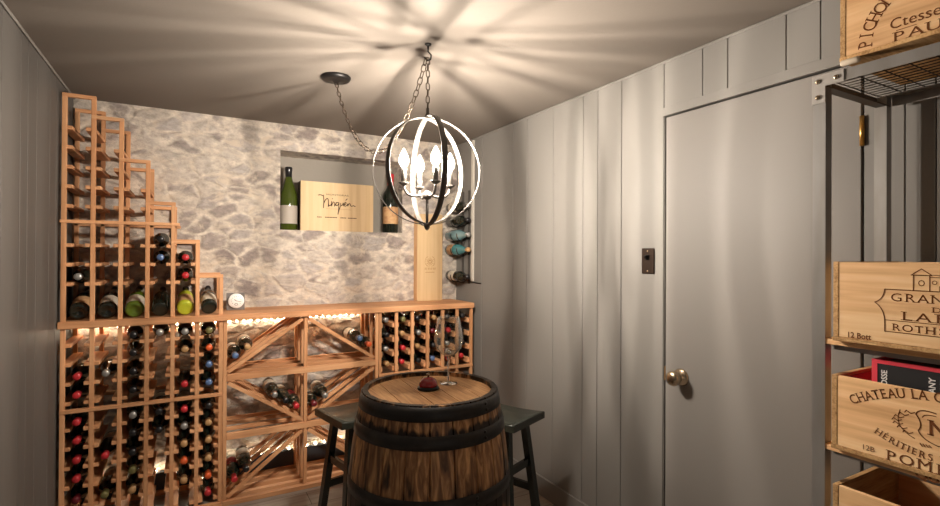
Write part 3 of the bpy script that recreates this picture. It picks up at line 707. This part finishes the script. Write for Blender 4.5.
# ---------------------------------------------------------------- string lights
def string_lights(name, label, pts, n, sag):
    root = thing(name, label, 'string lights', pts[0])
    a, b = Vector(pts[0]), Vector(pts[1]); P = []
    for i in range(n * 4 + 1):
        t = i / (n * 4); p = a.lerp(b, t); p.z -= sag * abs(math.sin(PI * t * n / 3.0)); P.append(p)
    part('wire', MB().tube(P, .0018, 5), BRASS, root)
    for i in range(n):
        p = P[i * 4 + 2] + Vector((0, -.003, random.uniform(-.004, .004)))
        part('led', MB().lathe([(0, -.005), (.0038, -.003), (.0048, 0), (.0038, .003), (0, .005)], 8, Matrix.Translation(p)), LEDM, root)
string_lights('string_lights', 'warm string lights strung along the stone under the counter', [(XL + .03, YB - .008, .996), (1.73, YB - .008, .990)], 56, .012)
string_lights('string_lights', 'warm string lights lying along the dark plinth at floor level', [(XL + .03, YB - .012, .134), (1.73, YB - .012, .134)], 40, .0)

# ---------------------------------------------------------------- barrel
BC = (.815, 1.775); BH = .89
bl = thing('wine_barrel', 'old oak wine barrel with black iron hoops used as a table', 'barrel', (BC[0], BC[1], 0))
RB_, RE_ = .312, .259
def brad(z): t = (z - BH / 2) / (BH / 2); return RB_ - (RB_ - RE_) * (abs(t) ** 1.9)
mb = MB(); NS = 22
for k in range(NS):
    a0 = 2 * PI * (k + .0) / NS; a1 = 2 * PI * (k + 1) / NS; g = .008
    zs = [BH * i / 18 for i in range(19)]
    def col(ang, dr): return [mb.bm.verts.new((BC[0] + (brad(z) + dr) * math.cos(ang), BC[1] + (brad(z) + dr) * math.sin(ang), z)) for z in zs]
    C_ = [col(a0 + g * .25, -.006), col(a0 + g * 1.6, 0), col(a0 + (a1 - a0) * .5, .0), col(a1 - g * 1.6, 0), col(a1 - g * .25, -.006)]
    I_ = [col(a0 + g * .25, -.019), col(a1 - g * .25, -.019)]
    for A, B in zip(C_, C_[1:]):
        for i in range(18): mb.bm.faces.new((A[i], B[i], B[i + 1], A[i + 1]))
    for A, B in ((I_[1], I_[0]), (I_[0], C_[0]), (C_[-1], I_[1])):
        for i in range(18): mb.bm.faces.new((A[i], B[i], B[i + 1], A[i + 1]))
    for i in (0, 18):
        loop = [c[i] for c in C_] + [I_[1][i], I_[0][i]]; mb.bm.faces.new(loop if i else loop[::-1])
part('staves', mb, STAVE, bl)
HOOP = mat('black_iron_hoop', rgb(44, 42, 41), .45, .55, var=((18, 18, 18), rgb(60, 54, 50), .45, .75), bump=((50, 50, 50), .12))
for z0, z1 in ((.838, .885), (.748, .794), (.545, .592), (.298, .345), (.092, .138), (.006, .052)):
    pr_ = [(brad(z0) + .0008, z0), (brad(z0) + .0030, z0), (brad((z0 + z1) / 2) + .0034, (z0 + z1) / 2), (brad(z1) + .0030, z1), (brad(z1) + .0008, z1)]
    h_ = part('hoop', MB().lathe(pr_, 72, Matrix.Translation((BC[0], BC[1], 0)), caps=False), HOOP, bl)
    a = -2.0 + z0
    for dz in (-.010, .010):
        zz = (z0 + z1) / 2 + dz; rr = brad(zz) + .0025
        part('rivet', MB().lathe([(.0065, 0), (.0055, .003), (.003, .0045), (0, .005)], 10, Matrix.Translation((BC[0] + rr * math.cos(a), BC[1] + rr * math.sin(a), zz)) @ Matrix.Rotation(a, 4, 'Z') @ Matrix.Rotation(PI / 2, 4, 'Y')), HOOP, h_)
HZ = .872; RH = RE_ - .018
mb = MB(); xs = [-RH, -.15, -.05, .045, .14, RH]
for a, b in zip(xs, xs[1:]):
    a += .0014; b -= .0014; pts = []
    for i in range(9): x = a + (b - a) * i / 8; pts.append((BC[0] + x, BC[1] + math.sqrt(max(RH * RH - x * x, 1e-6)), HZ - .02))
    for i in range(8, -1, -1): x = a + (b - a) * i / 8; pts.append((BC[0] + x, BC[1] - math.sqrt(max(RH * RH - x * x, 1e-6)), HZ - .02))
    mb.poly(pts, (0, 0, .02))
mb.xf(Matrix.Translation((BC[0], BC[1], 0)) @ Matrix.Rotation(math.radians(-4), 4, 'Z') @ Matrix.Translation((-BC[0], -BC[1], 0)))
part('head', mb, HEAD, bl)

# wine glass and bell on the barrel
gx, gy_ = .928, 1.842
gl = thing('wine_glass', 'large empty stemmed wine glass standing on the barrel top', 'glass', (gx, gy_, HZ))
Tg = Matrix.Translation((gx, gy_, HZ + .0008))
part('bowl', MB().lathe([(.010, .1105), (.033, .1235), (.052, .147), (.0600, .175), (.0575, .21), (.0486, .248), (.0440, .272), (.0432, .2725), (.0478, .248), (.0567, .21), (.0592, .175), (.0512, .1475), (.0325, .1240), (.009, .1112)], 48, Tg, caps=False), GLASS, gl)
part('stem', MB().lathe([(0, .006), (.0048, .012), (.0040, .05), (.0042, .095), (.0105, .1105), (0, .112)], 20, Tg), SOLIDG, gl)
part('foot', MB().lathe([(0, 0), (.036, 0), (.0368, .0012), (.034, .0028), (.012, .006), (0, .0065)], 40, Tg), SOLIDG, gl)
bx_, by_ = .818, 1.800
be = thing('service_bell', 'small red domed desk bell with black base on the barrel', 'bell', (bx_, by_, HZ))
T = Matrix.Translation((bx_, by_, HZ + .0005))
part('base', MB().lathe([(0, 0), (.041, 0), (.043, .003), (.041, .010), (.030, .013), (0, .013)], 32, T), BLACKM, be)
part('dome', MB().lathe([(.037, .0135), (.0365, .018), (.034, .028), (.028, .038), (.018, .0445), (.006, .047), (0, .047)], 32, T), REDG, be)
part('button', MB().lathe([(.0035, .046), (.0035, .054), (.007, .055), (.007, .060), (.004, .062), (0, .062)], 16, T), NICKEL, be)

# ---------------------------------------------------------------- stools
def stool(label, cx, cy, rz, L=.43, Wd=.285):
    root = thing('stool', label, 'stool', (cx, cy, 0)); Z = .61
    R = Matrix.Translation((cx, cy, 0)) @ Matrix.Rotation(rz, 4, 'Z')
    mb = MB(); n = 12; top = []; bot = []
    for i in range(n + 1):
        u = -L / 2 + L * i / n; s = .012 * (2 * u / L) ** 2
        top.append([mb.bm.verts.new((u, v, Z - .012 + s)) for v in (-Wd / 2, -Wd / 2 + .006, Wd / 2 - .006, Wd / 2)])
        for v in (top[-1][0], top[-1][3]): v.co.z -= .004
        bot.append([mb.bm.verts.new((u, v, Z - .042 + s * .6)) for v in (-Wd / 2, Wd / 2)])
    for i in range(n):
        A, B = top[i], top[i + 1]
        for k in range(3): mb.bm.faces.new((A[k], B[k], B[k + 1], A[k + 1])).smooth = True
        mb.bm.faces.new((A[0], bot[i][0], bot[i + 1][0], B[0])); mb.bm.faces.new((A[3], B[3], bot[i + 1][1], bot[i][1]))
        mb.bm.faces.new((bot[i][0], bot[i][1], bot[i + 1][1], bot[i + 1][0]))
    for i in (0, n): mb.bm.faces.new((top[i][0], top[i][1], top[i][2], top[i][3], bot[i][1], bot[i][0]))
    part('seat', mb.xf(R), STOOLT, root)
    def leg(sx, sy, z): t = 1 - z / Z; return Vector((sx * (L / 2 - .085 + .06 * t), sy * (Wd / 2 - .072 + .062 * t), z))
    for sx in (-1, 1):
        for sy in (-1, 1):
            part('leg', MB().bar(leg(sx, sy, 0), leg(sx, sy, Z - .036), .034, .034, (1, 0, 0)).xf(R), STOOLP, root)
    for sx in (-1, 1): part('stretcher', MB().bar(leg(sx, -1, .36), leg(sx, 1, .36), .018, .036).xf(R), STOOLP, root)
    for sy in (-1, 1): part('stretcher', MB().bar(leg(-1, sy, .22), leg(1, sy, .22), .018, .036).xf(R), STOOLP, root)
    return root
def stool_at(label, corner, ldir, wdir, L, Wd):
    l = Vector(ldir).normalized(); w = Vector((-l.y, l.x)); 
    if w.dot(Vector(wdir)) < 0: w = -w
    c = Vector(corner) + l * L / 2 + w * Wd / 2
    return stool(label, c.x, c.y, math.atan2(l.y, l.x), L, Wd)
stool_at('black-green saddle stool left of the barrel in front of the bins', (.622, 2.341), (.975, .215), (-.2, 1), .42, .295)
stool_at('black-green saddle stool right of the barrel beside the grey wall', (1.311, 1.925), (-.39, .92), (1, .4), .42, .287)

# ---------------------------------------------------------------- chandelier
HX, HY = .829, 1.845
OC = Vector((HX, HY, 1.738)); RO = .214
ch = thing('chandelier', 'iron orb chandelier with candle bulbs hung by swagged chain over the barrel', 'chandelier', (HX, HY, ZC))
for ang, rr in ((-24.2 + 6, 0), (-24.2 + 46, -.004), (-24.2 - 73, .004)):
    Mr = Matrix.Translation(OC) @ Matrix.Rotation(math.radians(ang), 4, 'Z') @ Matrix.Rotation(PI / 2, 4, 'X')
    part('orb_ring', MB().ring(RO + rr, .022, .0025, Mr, 96), IRON, ch)
part('stem', MB().tube([OC + Vector((0, 0, -RO - .016)), OC + Vector((0, 0, -RO + .02)), OC + Vector((0, 0, -.085))], .006, 10), IRON, ch)
part('finial', MB().lathe([(0, -RO - .026), (.008, -RO - .020), (.012, -RO - .010), (.012, -RO - .003), (.006, -RO + .004), (0, -RO + .004)], 16, Matrix.Translation(OC)), IRON, ch)
part('top_hub', MB().lathe([(0, RO - .01), (.012, RO - .008), (.012, RO + .006), (.007, RO + .018), (.007, RO + .04), (0, RO + .04)], 16, Matrix.Translation(OC)), IRON, ch)
part('arm_hub', MB().lathe([(0, -.118), (.014, -.112), (.020, -.100), (.016, -.088), (.006, -.080), (0, -.080)], 16, Matrix.Translation(OC)), IRON, ch)
for k in range(4):
    a = math.radians(-29.1 + 24 + 90 * k); d = Vector((math.cos(a), math.sin(a), 0)); RA = .098
    pts = [OC + Vector((0, 0, -.098)) + d * .012] + [OC + d * (.02 + (RA - .02) * math.sin(t)) + Vector((0, 0, -.098 - .012 * math.sin(t * 2) + .035 * (1 - math.cos(t)))) for t in [PI / 2 * i / 8 for i in range(9)]]
    part('arm', MB().tube(pts, .0055, 8), IRON, ch)
    B = OC + d * RA
    part('drip_cup', MB().lathe([(0, -.066), (.008, -.064), (.020, -.055), (.021, -.052), (0, -.052)], 16, Matrix.Translation(B)), IRON, ch)
    part('candle_sleeve', MB().lathe([(.0105, -.052), (.0105, .004), (.008, .006), (0, .006)], 16, Matrix.Translation(B)), IRON, ch)
    bu = part('bulb', MB().lathe([(.007, .0065), (.012, .012), (.0195, .026), (.0205, .038), (.0165, .054), (.009, .070), (.003, .082), (0, .084)], 20, Matrix.Translation(B)), BULBG, ch)
    part('filament', MB().lathe([(0, .020), (.004, .021), (.0045, .036), (.004, .051), (0, .052)], 8, Matrix.Translation(B)), BULBM, bu)
def chain(path, name, link_len=.034, r=.0021):
    # equal spacing along the path
    P = [Vector(p) for p in path]; d = [0]
    for a, b in zip(P, P[1:]): d.append(d[-1] + (b - a).length)
    step = link_len - .0085; n = max(1, int(d[-1] / step)); mb = MB()
    def at(s):
        s = max(0, min(s, d[-1]))
        for i in range(len(P) - 1):
            if s <= d[i + 1]: return P[i].lerp(P[i + 1], (s - d[i]) / max(1e-9, d[i + 1] - d[i]))
        return P[-1]
    for i in range(n):
        c = at((i + .5) * d[-1] / n); t = (at((i + .5) * d[-1] / n + .006) - at((i + .5) * d[-1] / n - .006)).normalized()
        ref = Vector((0, 0, 1)) if abs(t.z) < .8 else Vector((1, 0, 0)); s = t.cross(ref).normalized(); u = t.cross(s)
        if i % 2: s, u = (s + u * .25).normalized(), None
        else: s = (u + s * .2).normalized()
        h = link_len / 2 - r; w = .0085; pts = []
        for k in range(14):
            a = 2 * PI * k / 14; ca, sa = math.cos(a), math.sin(a)
            pts.append(c + t * (h - w) * (1 if ca > 0 else -1) * (1 if abs(ca) > .05 else 0) + t * w * ca + s * w * sa)
        mb.tube(pts, r, 6, closed=True)
    return part(name, mb, BRONZE, ch)
part('ceiling_hook', MB().lathe([(0, 0), (.014, 0), (.014, -.004), (.006, -.008), (0, -.008)], 16, Matrix.Translation((HX, HY, ZC))).tube(
    [(HX, HY, ZC - .006), (HX, HY, ZC - .03), (HX + .012, HY - .004, ZC - .045), (HX + .010, HY - .003, ZC - .062), (HX - .004, HY, ZC - .068), (HX - .014, HY + .003, ZC - .056)], .0035, 8), BLACKM, ch)
chain([(HX, HY, ZC - .056), (HX, HY, OC.z + RO + .036)], 'chain')
CX, CY = .601, 2.409
A = Vector((CX, CY, ZC - .028)); Bp = Vector((HX - .008, HY + .002, ZC - .060)); pts = []
for i in range(41):
    t = i / 40; p = A.lerp(Bp, t); p.z -= .355 * (1 - (2 * (t ** 1.02) - 1) ** 2) ** .92; pts.append(p)
chain(pts, 'swag_chain')
part('canopy', MB().lathe([(0, 0), (.070, 0), (.070, -.006), (.064, -.016), (.050, -.020), (.018, -.021), (.008, -.030), (0, -.030)], 36, Matrix.Translation((CX, CY, ZC))), BLACKM, ch)

# ---------------------------------------------------------------- shelving unit at the right
SX0, SX1, SYa, SYb = 1.40, 1.76, .697, -.25
un = thing('shelving_unit', 'grey steel angle shelving unit standing against the right wall', 'shelving', (1.58, .22, 0))
TZ = 1.863
for x, sx in ((SX0, 1), (SX1 - .03, 1)):
    for y, sy in ((SYa, -1), (SYb, 1)):
        mb = MB(); mb.box(min(x, x + sx * .003), max(x, x + sx * .003), min(y, y + sy * .03), max(y, y + sy * .03), 0, TZ - .002).box(min(x + sx * .003, x + sx * .03), max(x + sx * .003, x + sx * .03), y - .03 if sy < 0 else y, y - .027 if sy < 0 else y + .003, 0, TZ - .002)
        part('post', mb, STEEL, un)
def angle_bar_y(x, sx, z1, h):       # long rails
    return MB().box(min(x + sx * .004, x + sx * .007), max(x + sx * .004, x + sx * .007), SYb + .004, SYa - .004, z1 - h, z1).box(min(x + sx * .007, x + sx * .03), max(x + sx * .007, x + sx * .03), SYb + .004, SYa - .004, z1 - .003, z1)
for nm, z1 in (('top', TZ),):
    part('long_rail', MB().box(SX0 - .002, SX0, SYb, SYa - .031, TZ - .028, TZ).box(SX0, SX0 + .03, SYb, SYa - .031, TZ - .003, TZ), STEEL, un)
    part('long_rail', MB().box(SX1, SX1 + .002, SYb, SYa - .031, TZ - .028, TZ).box(SX1 - .03, SX1, SYb, SYa - .031, TZ - .003, TZ), STEEL, un)
    for y, s in ((SYa, -1), (SYb, 1)):
        part('short_rail', MB().box(SX0 + .004, SX1 - .004, min(y + s * .004, y + s * .007), max(y + s * .004, y + s * .007), TZ - .030, TZ - .002).box(SX0 + .004, SX1 - .004, min(y + s * .007, y + s * .03), max(y + s * .007, y + s * .03), TZ - .030, TZ - .027), STEELD, un)
# L shaped corner plate with three bolts on the front left corner
pl = part('corner_plate', MB().poly([(SX0 - .0022, SYa, TZ), (SX0 - .0022, SYa - .072, TZ), (SX0 - .0022, SYa - .072, TZ - .030), (SX0 - .0022, SYa - .031, TZ - .030), (SX0 - .0022, SYa - .031, TZ - .072), (SX0 - .0022, SYa, TZ - .072)], (-.0025, 0, 0)), mat('bright_steel_plate', rgb(176, 170, 164), .4, .5), un)
for dy, dz in ((.014, .016), (.056, .016), (.014, .056)):
    part('bolt', MB().lathe([(0, 0), (.0062, 0), (.0055, .003), (.003, .0045), (0, .005)], 14, Matrix.Translation((SX0 - .0047, SYa - dy, TZ - dz)) @ Matrix.Rotation(-PI / 2, 4, 'Y')), NICKEL, pl)
mb = MB()
nx = 15
for i in range(nx): x = SX0 + .012 + (SX1 - SX0 - .024) * i / (nx - 1); mb.tube([(x, SYb + .006, TZ + .0035), (x, SYa - .006, TZ + .0035)], .0016, 5)
for i in range(19): y = SYb + .012 + (SYa - SYb - .024) * i / 18; mb.tube([(SX0 + .004, y, TZ + .0005), (SX1 - .004, y, TZ + .0005)], .0016, 5)
part('wire_deck', mb, WIRE, un)
DZ = (1.195, .930, .655)
for z in DZ:
    for x in (SX0 + .034, SX1 - .060):
        part('long_rail', MB().box(x, x + .026, SYb + .03, SYa - .031, z - .030, z - .014), STEEL, un)
    part('shelf_board', MB().box(SX0 + .002, SX1 - .004, SYb + .004, SYa - .026, z - .014, z - .0006, .001), PY, un)

def crate(label, y1, x0, z0, w, d, h, lid=True, hw=.012, prints=None, name='wine_crate'):
    """wooden wine case; its printed face looks into the room (-X)"""
    y0 = y1 - w; x1 = x0 + d; r = thing(name, label, 'crate', (x0 + d / 2, (y0 + y1) / 2, z0))
    t = .012
    f = part('front_panel', MB().box(x0, x0 + t, y0 + t, y1 - t, z0 + .0105, z0 + h, .0008), PY, r)
    part('back_panel', MB().box(x1 - t, x1, y0 + t, y1 - t, z0 + .0105, z0 + h, .0008), PY, r)
    for ya in (y0, y1 - t): part('end_panel', MB().box(x0 - .001, x1 + .001, ya, ya + t, z0 + .0105, z0 + h + .001, .0008), PEND, r)
    part('bottom_board', MB().box(x0 - .002, x1 + .002, y0 - .001, y1 + .001, z0, z0 + .010, .0008), PEND, r)
    if lid: part('lid', MB().box(x0 + t + .001, x1 - t - .001, y0 + t, y1 - t, z0 + h - .010, z0 + h - .001), PX, r)
    if prints:
        M = plane_left((y0 + y1) / 2, z0 + h / 2, x0 - .0006)
        for nm, fn in prints: mb = MB(); fn(mb.bm, M); part(nm, mb, INK, f)
    return r
# top: arched chateau name running up the left side
def letter(bm, c, x, z, rot, size, M, sx=1.0, bold=0.0):
    """one letter centred on (x, z) and turned by rot degrees"""
    text_bm(bm, c, size, M @ Matrix.Translation((x, z, 0)) @ Matrix.Rotation(math.radians(rot), 4, 'Z') @ Matrix.Translation((0, -size * .35, 0)), sx=sx, bold=bold)
def top_arch(bm, M):
    s = 'PICHON LONGUEVILLE'; a, b = .158, .135; P = []; n = 400
    for i in range(n + 1): q = PI * (.99 - .98 * i / n); P.append((a * math.cos(q), -.080 + b * math.sin(q)))
    d = [0]
    for p, q in zip(P, P[1:]): d.append(d[-1] + math.hypot(q[0] - p[0], q[1] - p[1]))
    w = [.0205 if i < 6 else .0265 for i in range(len(s))]; k = (d[-1] - .02) / sum(w); k = 1 if k > 1 else k; x = 0
    for c, q in zip(s, w):
        j = min(range(n), key=lambda i: abs(d[i] - x)); x += q
        if c != ' ': letter(bm, c, P[j][0], P[j][1], math.degrees(math.atan2(P[j + 1][1] - P[j][1], P[j + 1][0] - P[j][0])), .040, M, sx=.78)
def top_countess(bm, M):
    text_bm(bm, 'Ctesse de Lalande', .034, M @ Matrix.Translation((.012, -.060, 0)), sx=.98); stroke(bm, [(-.098, -.066), (-.062, -.066)], .0015, M)
def top_town(bm, M): row_text(bm, 'PAUILLAC', .030, M @ Matrix.Translation((.004, -.090, 0)), sx=1.42)
def top_crest(bm, M):
    stroke(bm, [(.045 * math.cos(2 * PI * k / 24), -.002 + .030 * math.sin(2 * PI * k / 24)) for k in range(24)], .0025, M, True)
    stroke(bm, bez((-.03, -.012), (0, .02), (.03, -.012)), .004, M); stroke(bm, bez((-.02, .012), (0, .03), (.02, .012)), .003, M)
crate('pine wine crate with arched lettering on the wire top of the shelving', .631, 1.392, 1.880, .42, .33, .20, True,
      prints=[('printed_arched_name', top_arch), ('printed_script_line', top_countess), ('printed_town', top_town), ('printed_crest', top_crest)])
def mid_frame(bm, M):
    R_ = .112
    stroke(bm, [(-.096, .036), (R_, .036)], .0020, M); stroke(bm, [(-.096, -.060), (R_, -.060)], .0020, M); stroke(bm, [(-.096, -.034), (R_, -.034)], .0014, M)
    for e, k in ((-.096, -1), (R_, 1)):
        stroke(bm, bez((e, .036), (e + k * .002, .012), (e + k * .019, .005)), .0020, M); stroke(bm, bez((e + k * .019, .005), (e + k * .002, -.008), (e, -.032)), .0020, M); stroke(bm, [(e, -.032), (e, -.060)], .0020, M)
def mid_grand(bm, M): row_text(bm, 'GRAND VIN', .026, M @ Matrix.Translation((.010, .010, 0)), sx=1.2)
def mid_de(bm, M): row_text(bm, 'DE', .016, M @ Matrix.Translation((.003, -.009, 0)), sx=1.4)
def mid_laf(bm, M): row_text(bm, 'LAFITE', .027, M @ Matrix.Translation((.010, -.031, 0)), sx=1.55)
def mid_roth(bm, M): row_text(bm, 'ROTHSCHILD', .022, M @ Matrix.Translation((.008, -.056, 0)), sx=1.17)
def mid_house(bm, M):
    for k in (-1, 1):
        a, b = sorted((k * .052 + .008, k * .024 + .008))
        stroke(bm, [(a, .036), (a, .070), (b, .070), (b, .036)], .0018, M); stroke(bm, [(a - .004, .070), ((a + b) / 2, .084), (b + .004, .070)], .0018, M, True)
        stroke(bm, [((a + b) / 2 + .005 * math.cos(q), .053 + .006 * math.sin(q)) for q in [2 * PI * j / 8 for j in range(8)]], .0014, M, True)
    stroke(bm, [(-.016, .066), (.032, .066)], .0014, M); stroke(bm, [(-.010, .071), (.026, .071)], .0014, M)
    for x in (-.008, .024): stroke(bm, [(x + .004 * math.cos(q), .055 + .004 * math.sin(q)) for q in [2 * PI * j / 8 for j in range(8)]], .0012, M, True)
    stroke(bm, [(0, .036), (0, .047), (.016, .047), (.016, .036)], .0014, M)
def mid_count(bm, M): text_bm(bm, '12 Bott', .019, M @ Matrix.Translation((-.147, -.0845, 0)), sx=.86, bold=.0003)
crate('pine wine crate printed with a small chateau, on the upper wooden shelf', .643, 1.388, 1.195, .402, .33, .193, True,
      prints=[('printed_frame', mid_frame), ('printed_word', mid_grand), ('printed_word', mid_de), ('printed_word', mid_laf), ('printed_word', mid_roth), ('printed_chateau', mid_house), ('printed_count', mid_count)])
def low_arch(bm, M): arc_text(bm, 'CHATEAU LA CONSEILLANTE', .030, .295, 0, M @ Matrix.Translation((0, .0735, 0)), sx=.80, spacing=.97, bold=.0003)
def low_heirs(bm, M): arc_text(bm, 'HÉRITIERS L. NICOLAS', .021, .239, 0, M @ Matrix.Translation((0, -.055, 0)), sx=.95, spacing=1.08, down=True)
def low_town(bm, M): row_text(bm, 'POMEROL', .031, M @ Matrix.Translation((.0, -.079, 0)), sx=1.14)
def low_count(bm, M): text_bm(bm, '12B', .017, M @ Matrix.Translation((-.1265, -.072, 0)), sx=1.0)
def low_stamp(bm, M): row_text(bm, 'QUEBEC', .022, M @ Matrix.Translation((.018, -.0995, -.0022)), sx=1.2, bold=.0009)
def low_crest(bm, M):
    for k in (-1, 1):
        stroke(bm, bez((k * .004, .048), (k * .034, .054), (k * .038, .038)), .0022, M); stroke(bm, bez((k * .038, .038), (k * .024, .018), (k * .034, .004)), .0022, M)
        stroke(bm, bez((k * .034, .004), (k * .028, -.014), (k * .0, -.020)), .0022, M); stroke(bm, bez((k * .004, .042), (k * .024, .044), (k * .027, .034)), .0016, M)
        stroke(bm, bez((k * .040, -.016), (k * .080, .000), (k * .066, .040)), .0016, M)
        for t in range(7):
            x = k * (.050 + .020 * math.sin(t * .55)); z = -.008 + t * .0075
            stroke(bm, [(x, z), (x + k * .008, z + .005), (x + k * .011, z)], .0018, M); stroke(bm, [(x, z), (x - k * .007, z + .004)], .0016, M)
        for t in range(4): stroke(bm, [(k * (.012 + .005 * t), -.026 - .001 * t), (k * (.016 + .005 * t), -.023)], .002, M)
def low_letter(bm, M): text_bm(bm, 'N', .046, M @ Matrix.Translation((0, .000, 0)), sx=1.0, bold=.0006)
crate('open pine wine crate holding a black and red box, middle shelf', .645, 1.386, .930, .405, .335, .180, False,
      prints=[('printed_arched_name', low_arch), ('printed_family_line', low_heirs), ('printed_town', low_town), ('printed_count', low_count), ('printed_stamp', low_stamp), ('printed_crest', low_crest), ('printed_initial', low_letter)])
def bot_mark(bm, M):
    stroke(bm, [(-.10, .070), (-.085, .074), (-.07, .068), (-.05, .073)], .003, M)
    stroke(bm, bez((-.04, .066), (0, .080), (.04, .066)), .003, M)
crate('open empty pine wine crate, lowest one showing on the shelving', .643, 1.388, .655, .402, .335, .186, False, prints=[('printed_mark', bot_mark)])

# black and red box and red card inside the open crate
bk = thing('gift_box', 'black gift box with red edges standing in the open wine crate', 'box', (1.50, .42, .945))
gx0, gx1, gy0, gy1, gz0, gz1 = 1.425, 1.640, .262, .578, .9415, 1.158
part('box_body', MB().box(gx0 + .001, gx1, gy0 + .0062, gy1 - .0062, gz0, gz1 - .009), mat('black_card', rgb(36, 36, 38), .45), bk)
part('red_edging', MB().box(gx0, gx0 + .006, gy1 - .011, gy1, gz0, gz1).box(gx0, gx0 + .006, gy0, gy0 + .011, gz0, gz1).box(gx0, gx0 + .006, gy0 + .011, gy1 - .011, gz1 - .009, gz1).box(gx0 + .006, gx1, gy1 - .006, gy1, gz0, gz1 - .001), mat('red_card_edge', rgb(224, 66, 82), .5), bk)
M = plane_left(.548, 1.135, gx0 + .0004); WP = mat('white_print', rgb(220, 218, 214), .6)
for tx, sz, px in (('BOSSE', .016, 0), ('ANY', .016, .087), ('BOSSE', .028, .115)):
    mb = MB(); text_bm(mb.bm, tx, sz, M @ Matrix.Translation((px, 0, 0)) @ Matrix.Rotation(PI / 2, 4, 'Z'), align='RIGHT', bold=.0004); part('printed_word', mb, WP, bk)
single('red_card', MB().box(1.405, 1.70, .628, .6315, .9415, 1.104), mat('dark_red_card', rgb(150, 18, 26), .6),
       'dark red card lining the far end of the open wine crate', 'card', (1.55, .63, .9415))
mc = Matrix.Translation((1.384, .606, 1.872)) @ Matrix.Rotation(PI / 2, 4, 'X')
single('cork', MB().lathe([(0, -.020), (.0065, -.019), (.0075, -.016), (.0075, .016), (.0065, .019), (0, .020)], 16, mc), mat('pale_cork', rgb(206, 190, 168), .8),
       'small pale cork under the left corner of the top wine crate', 'cork', (1.384, .606, 1.865))
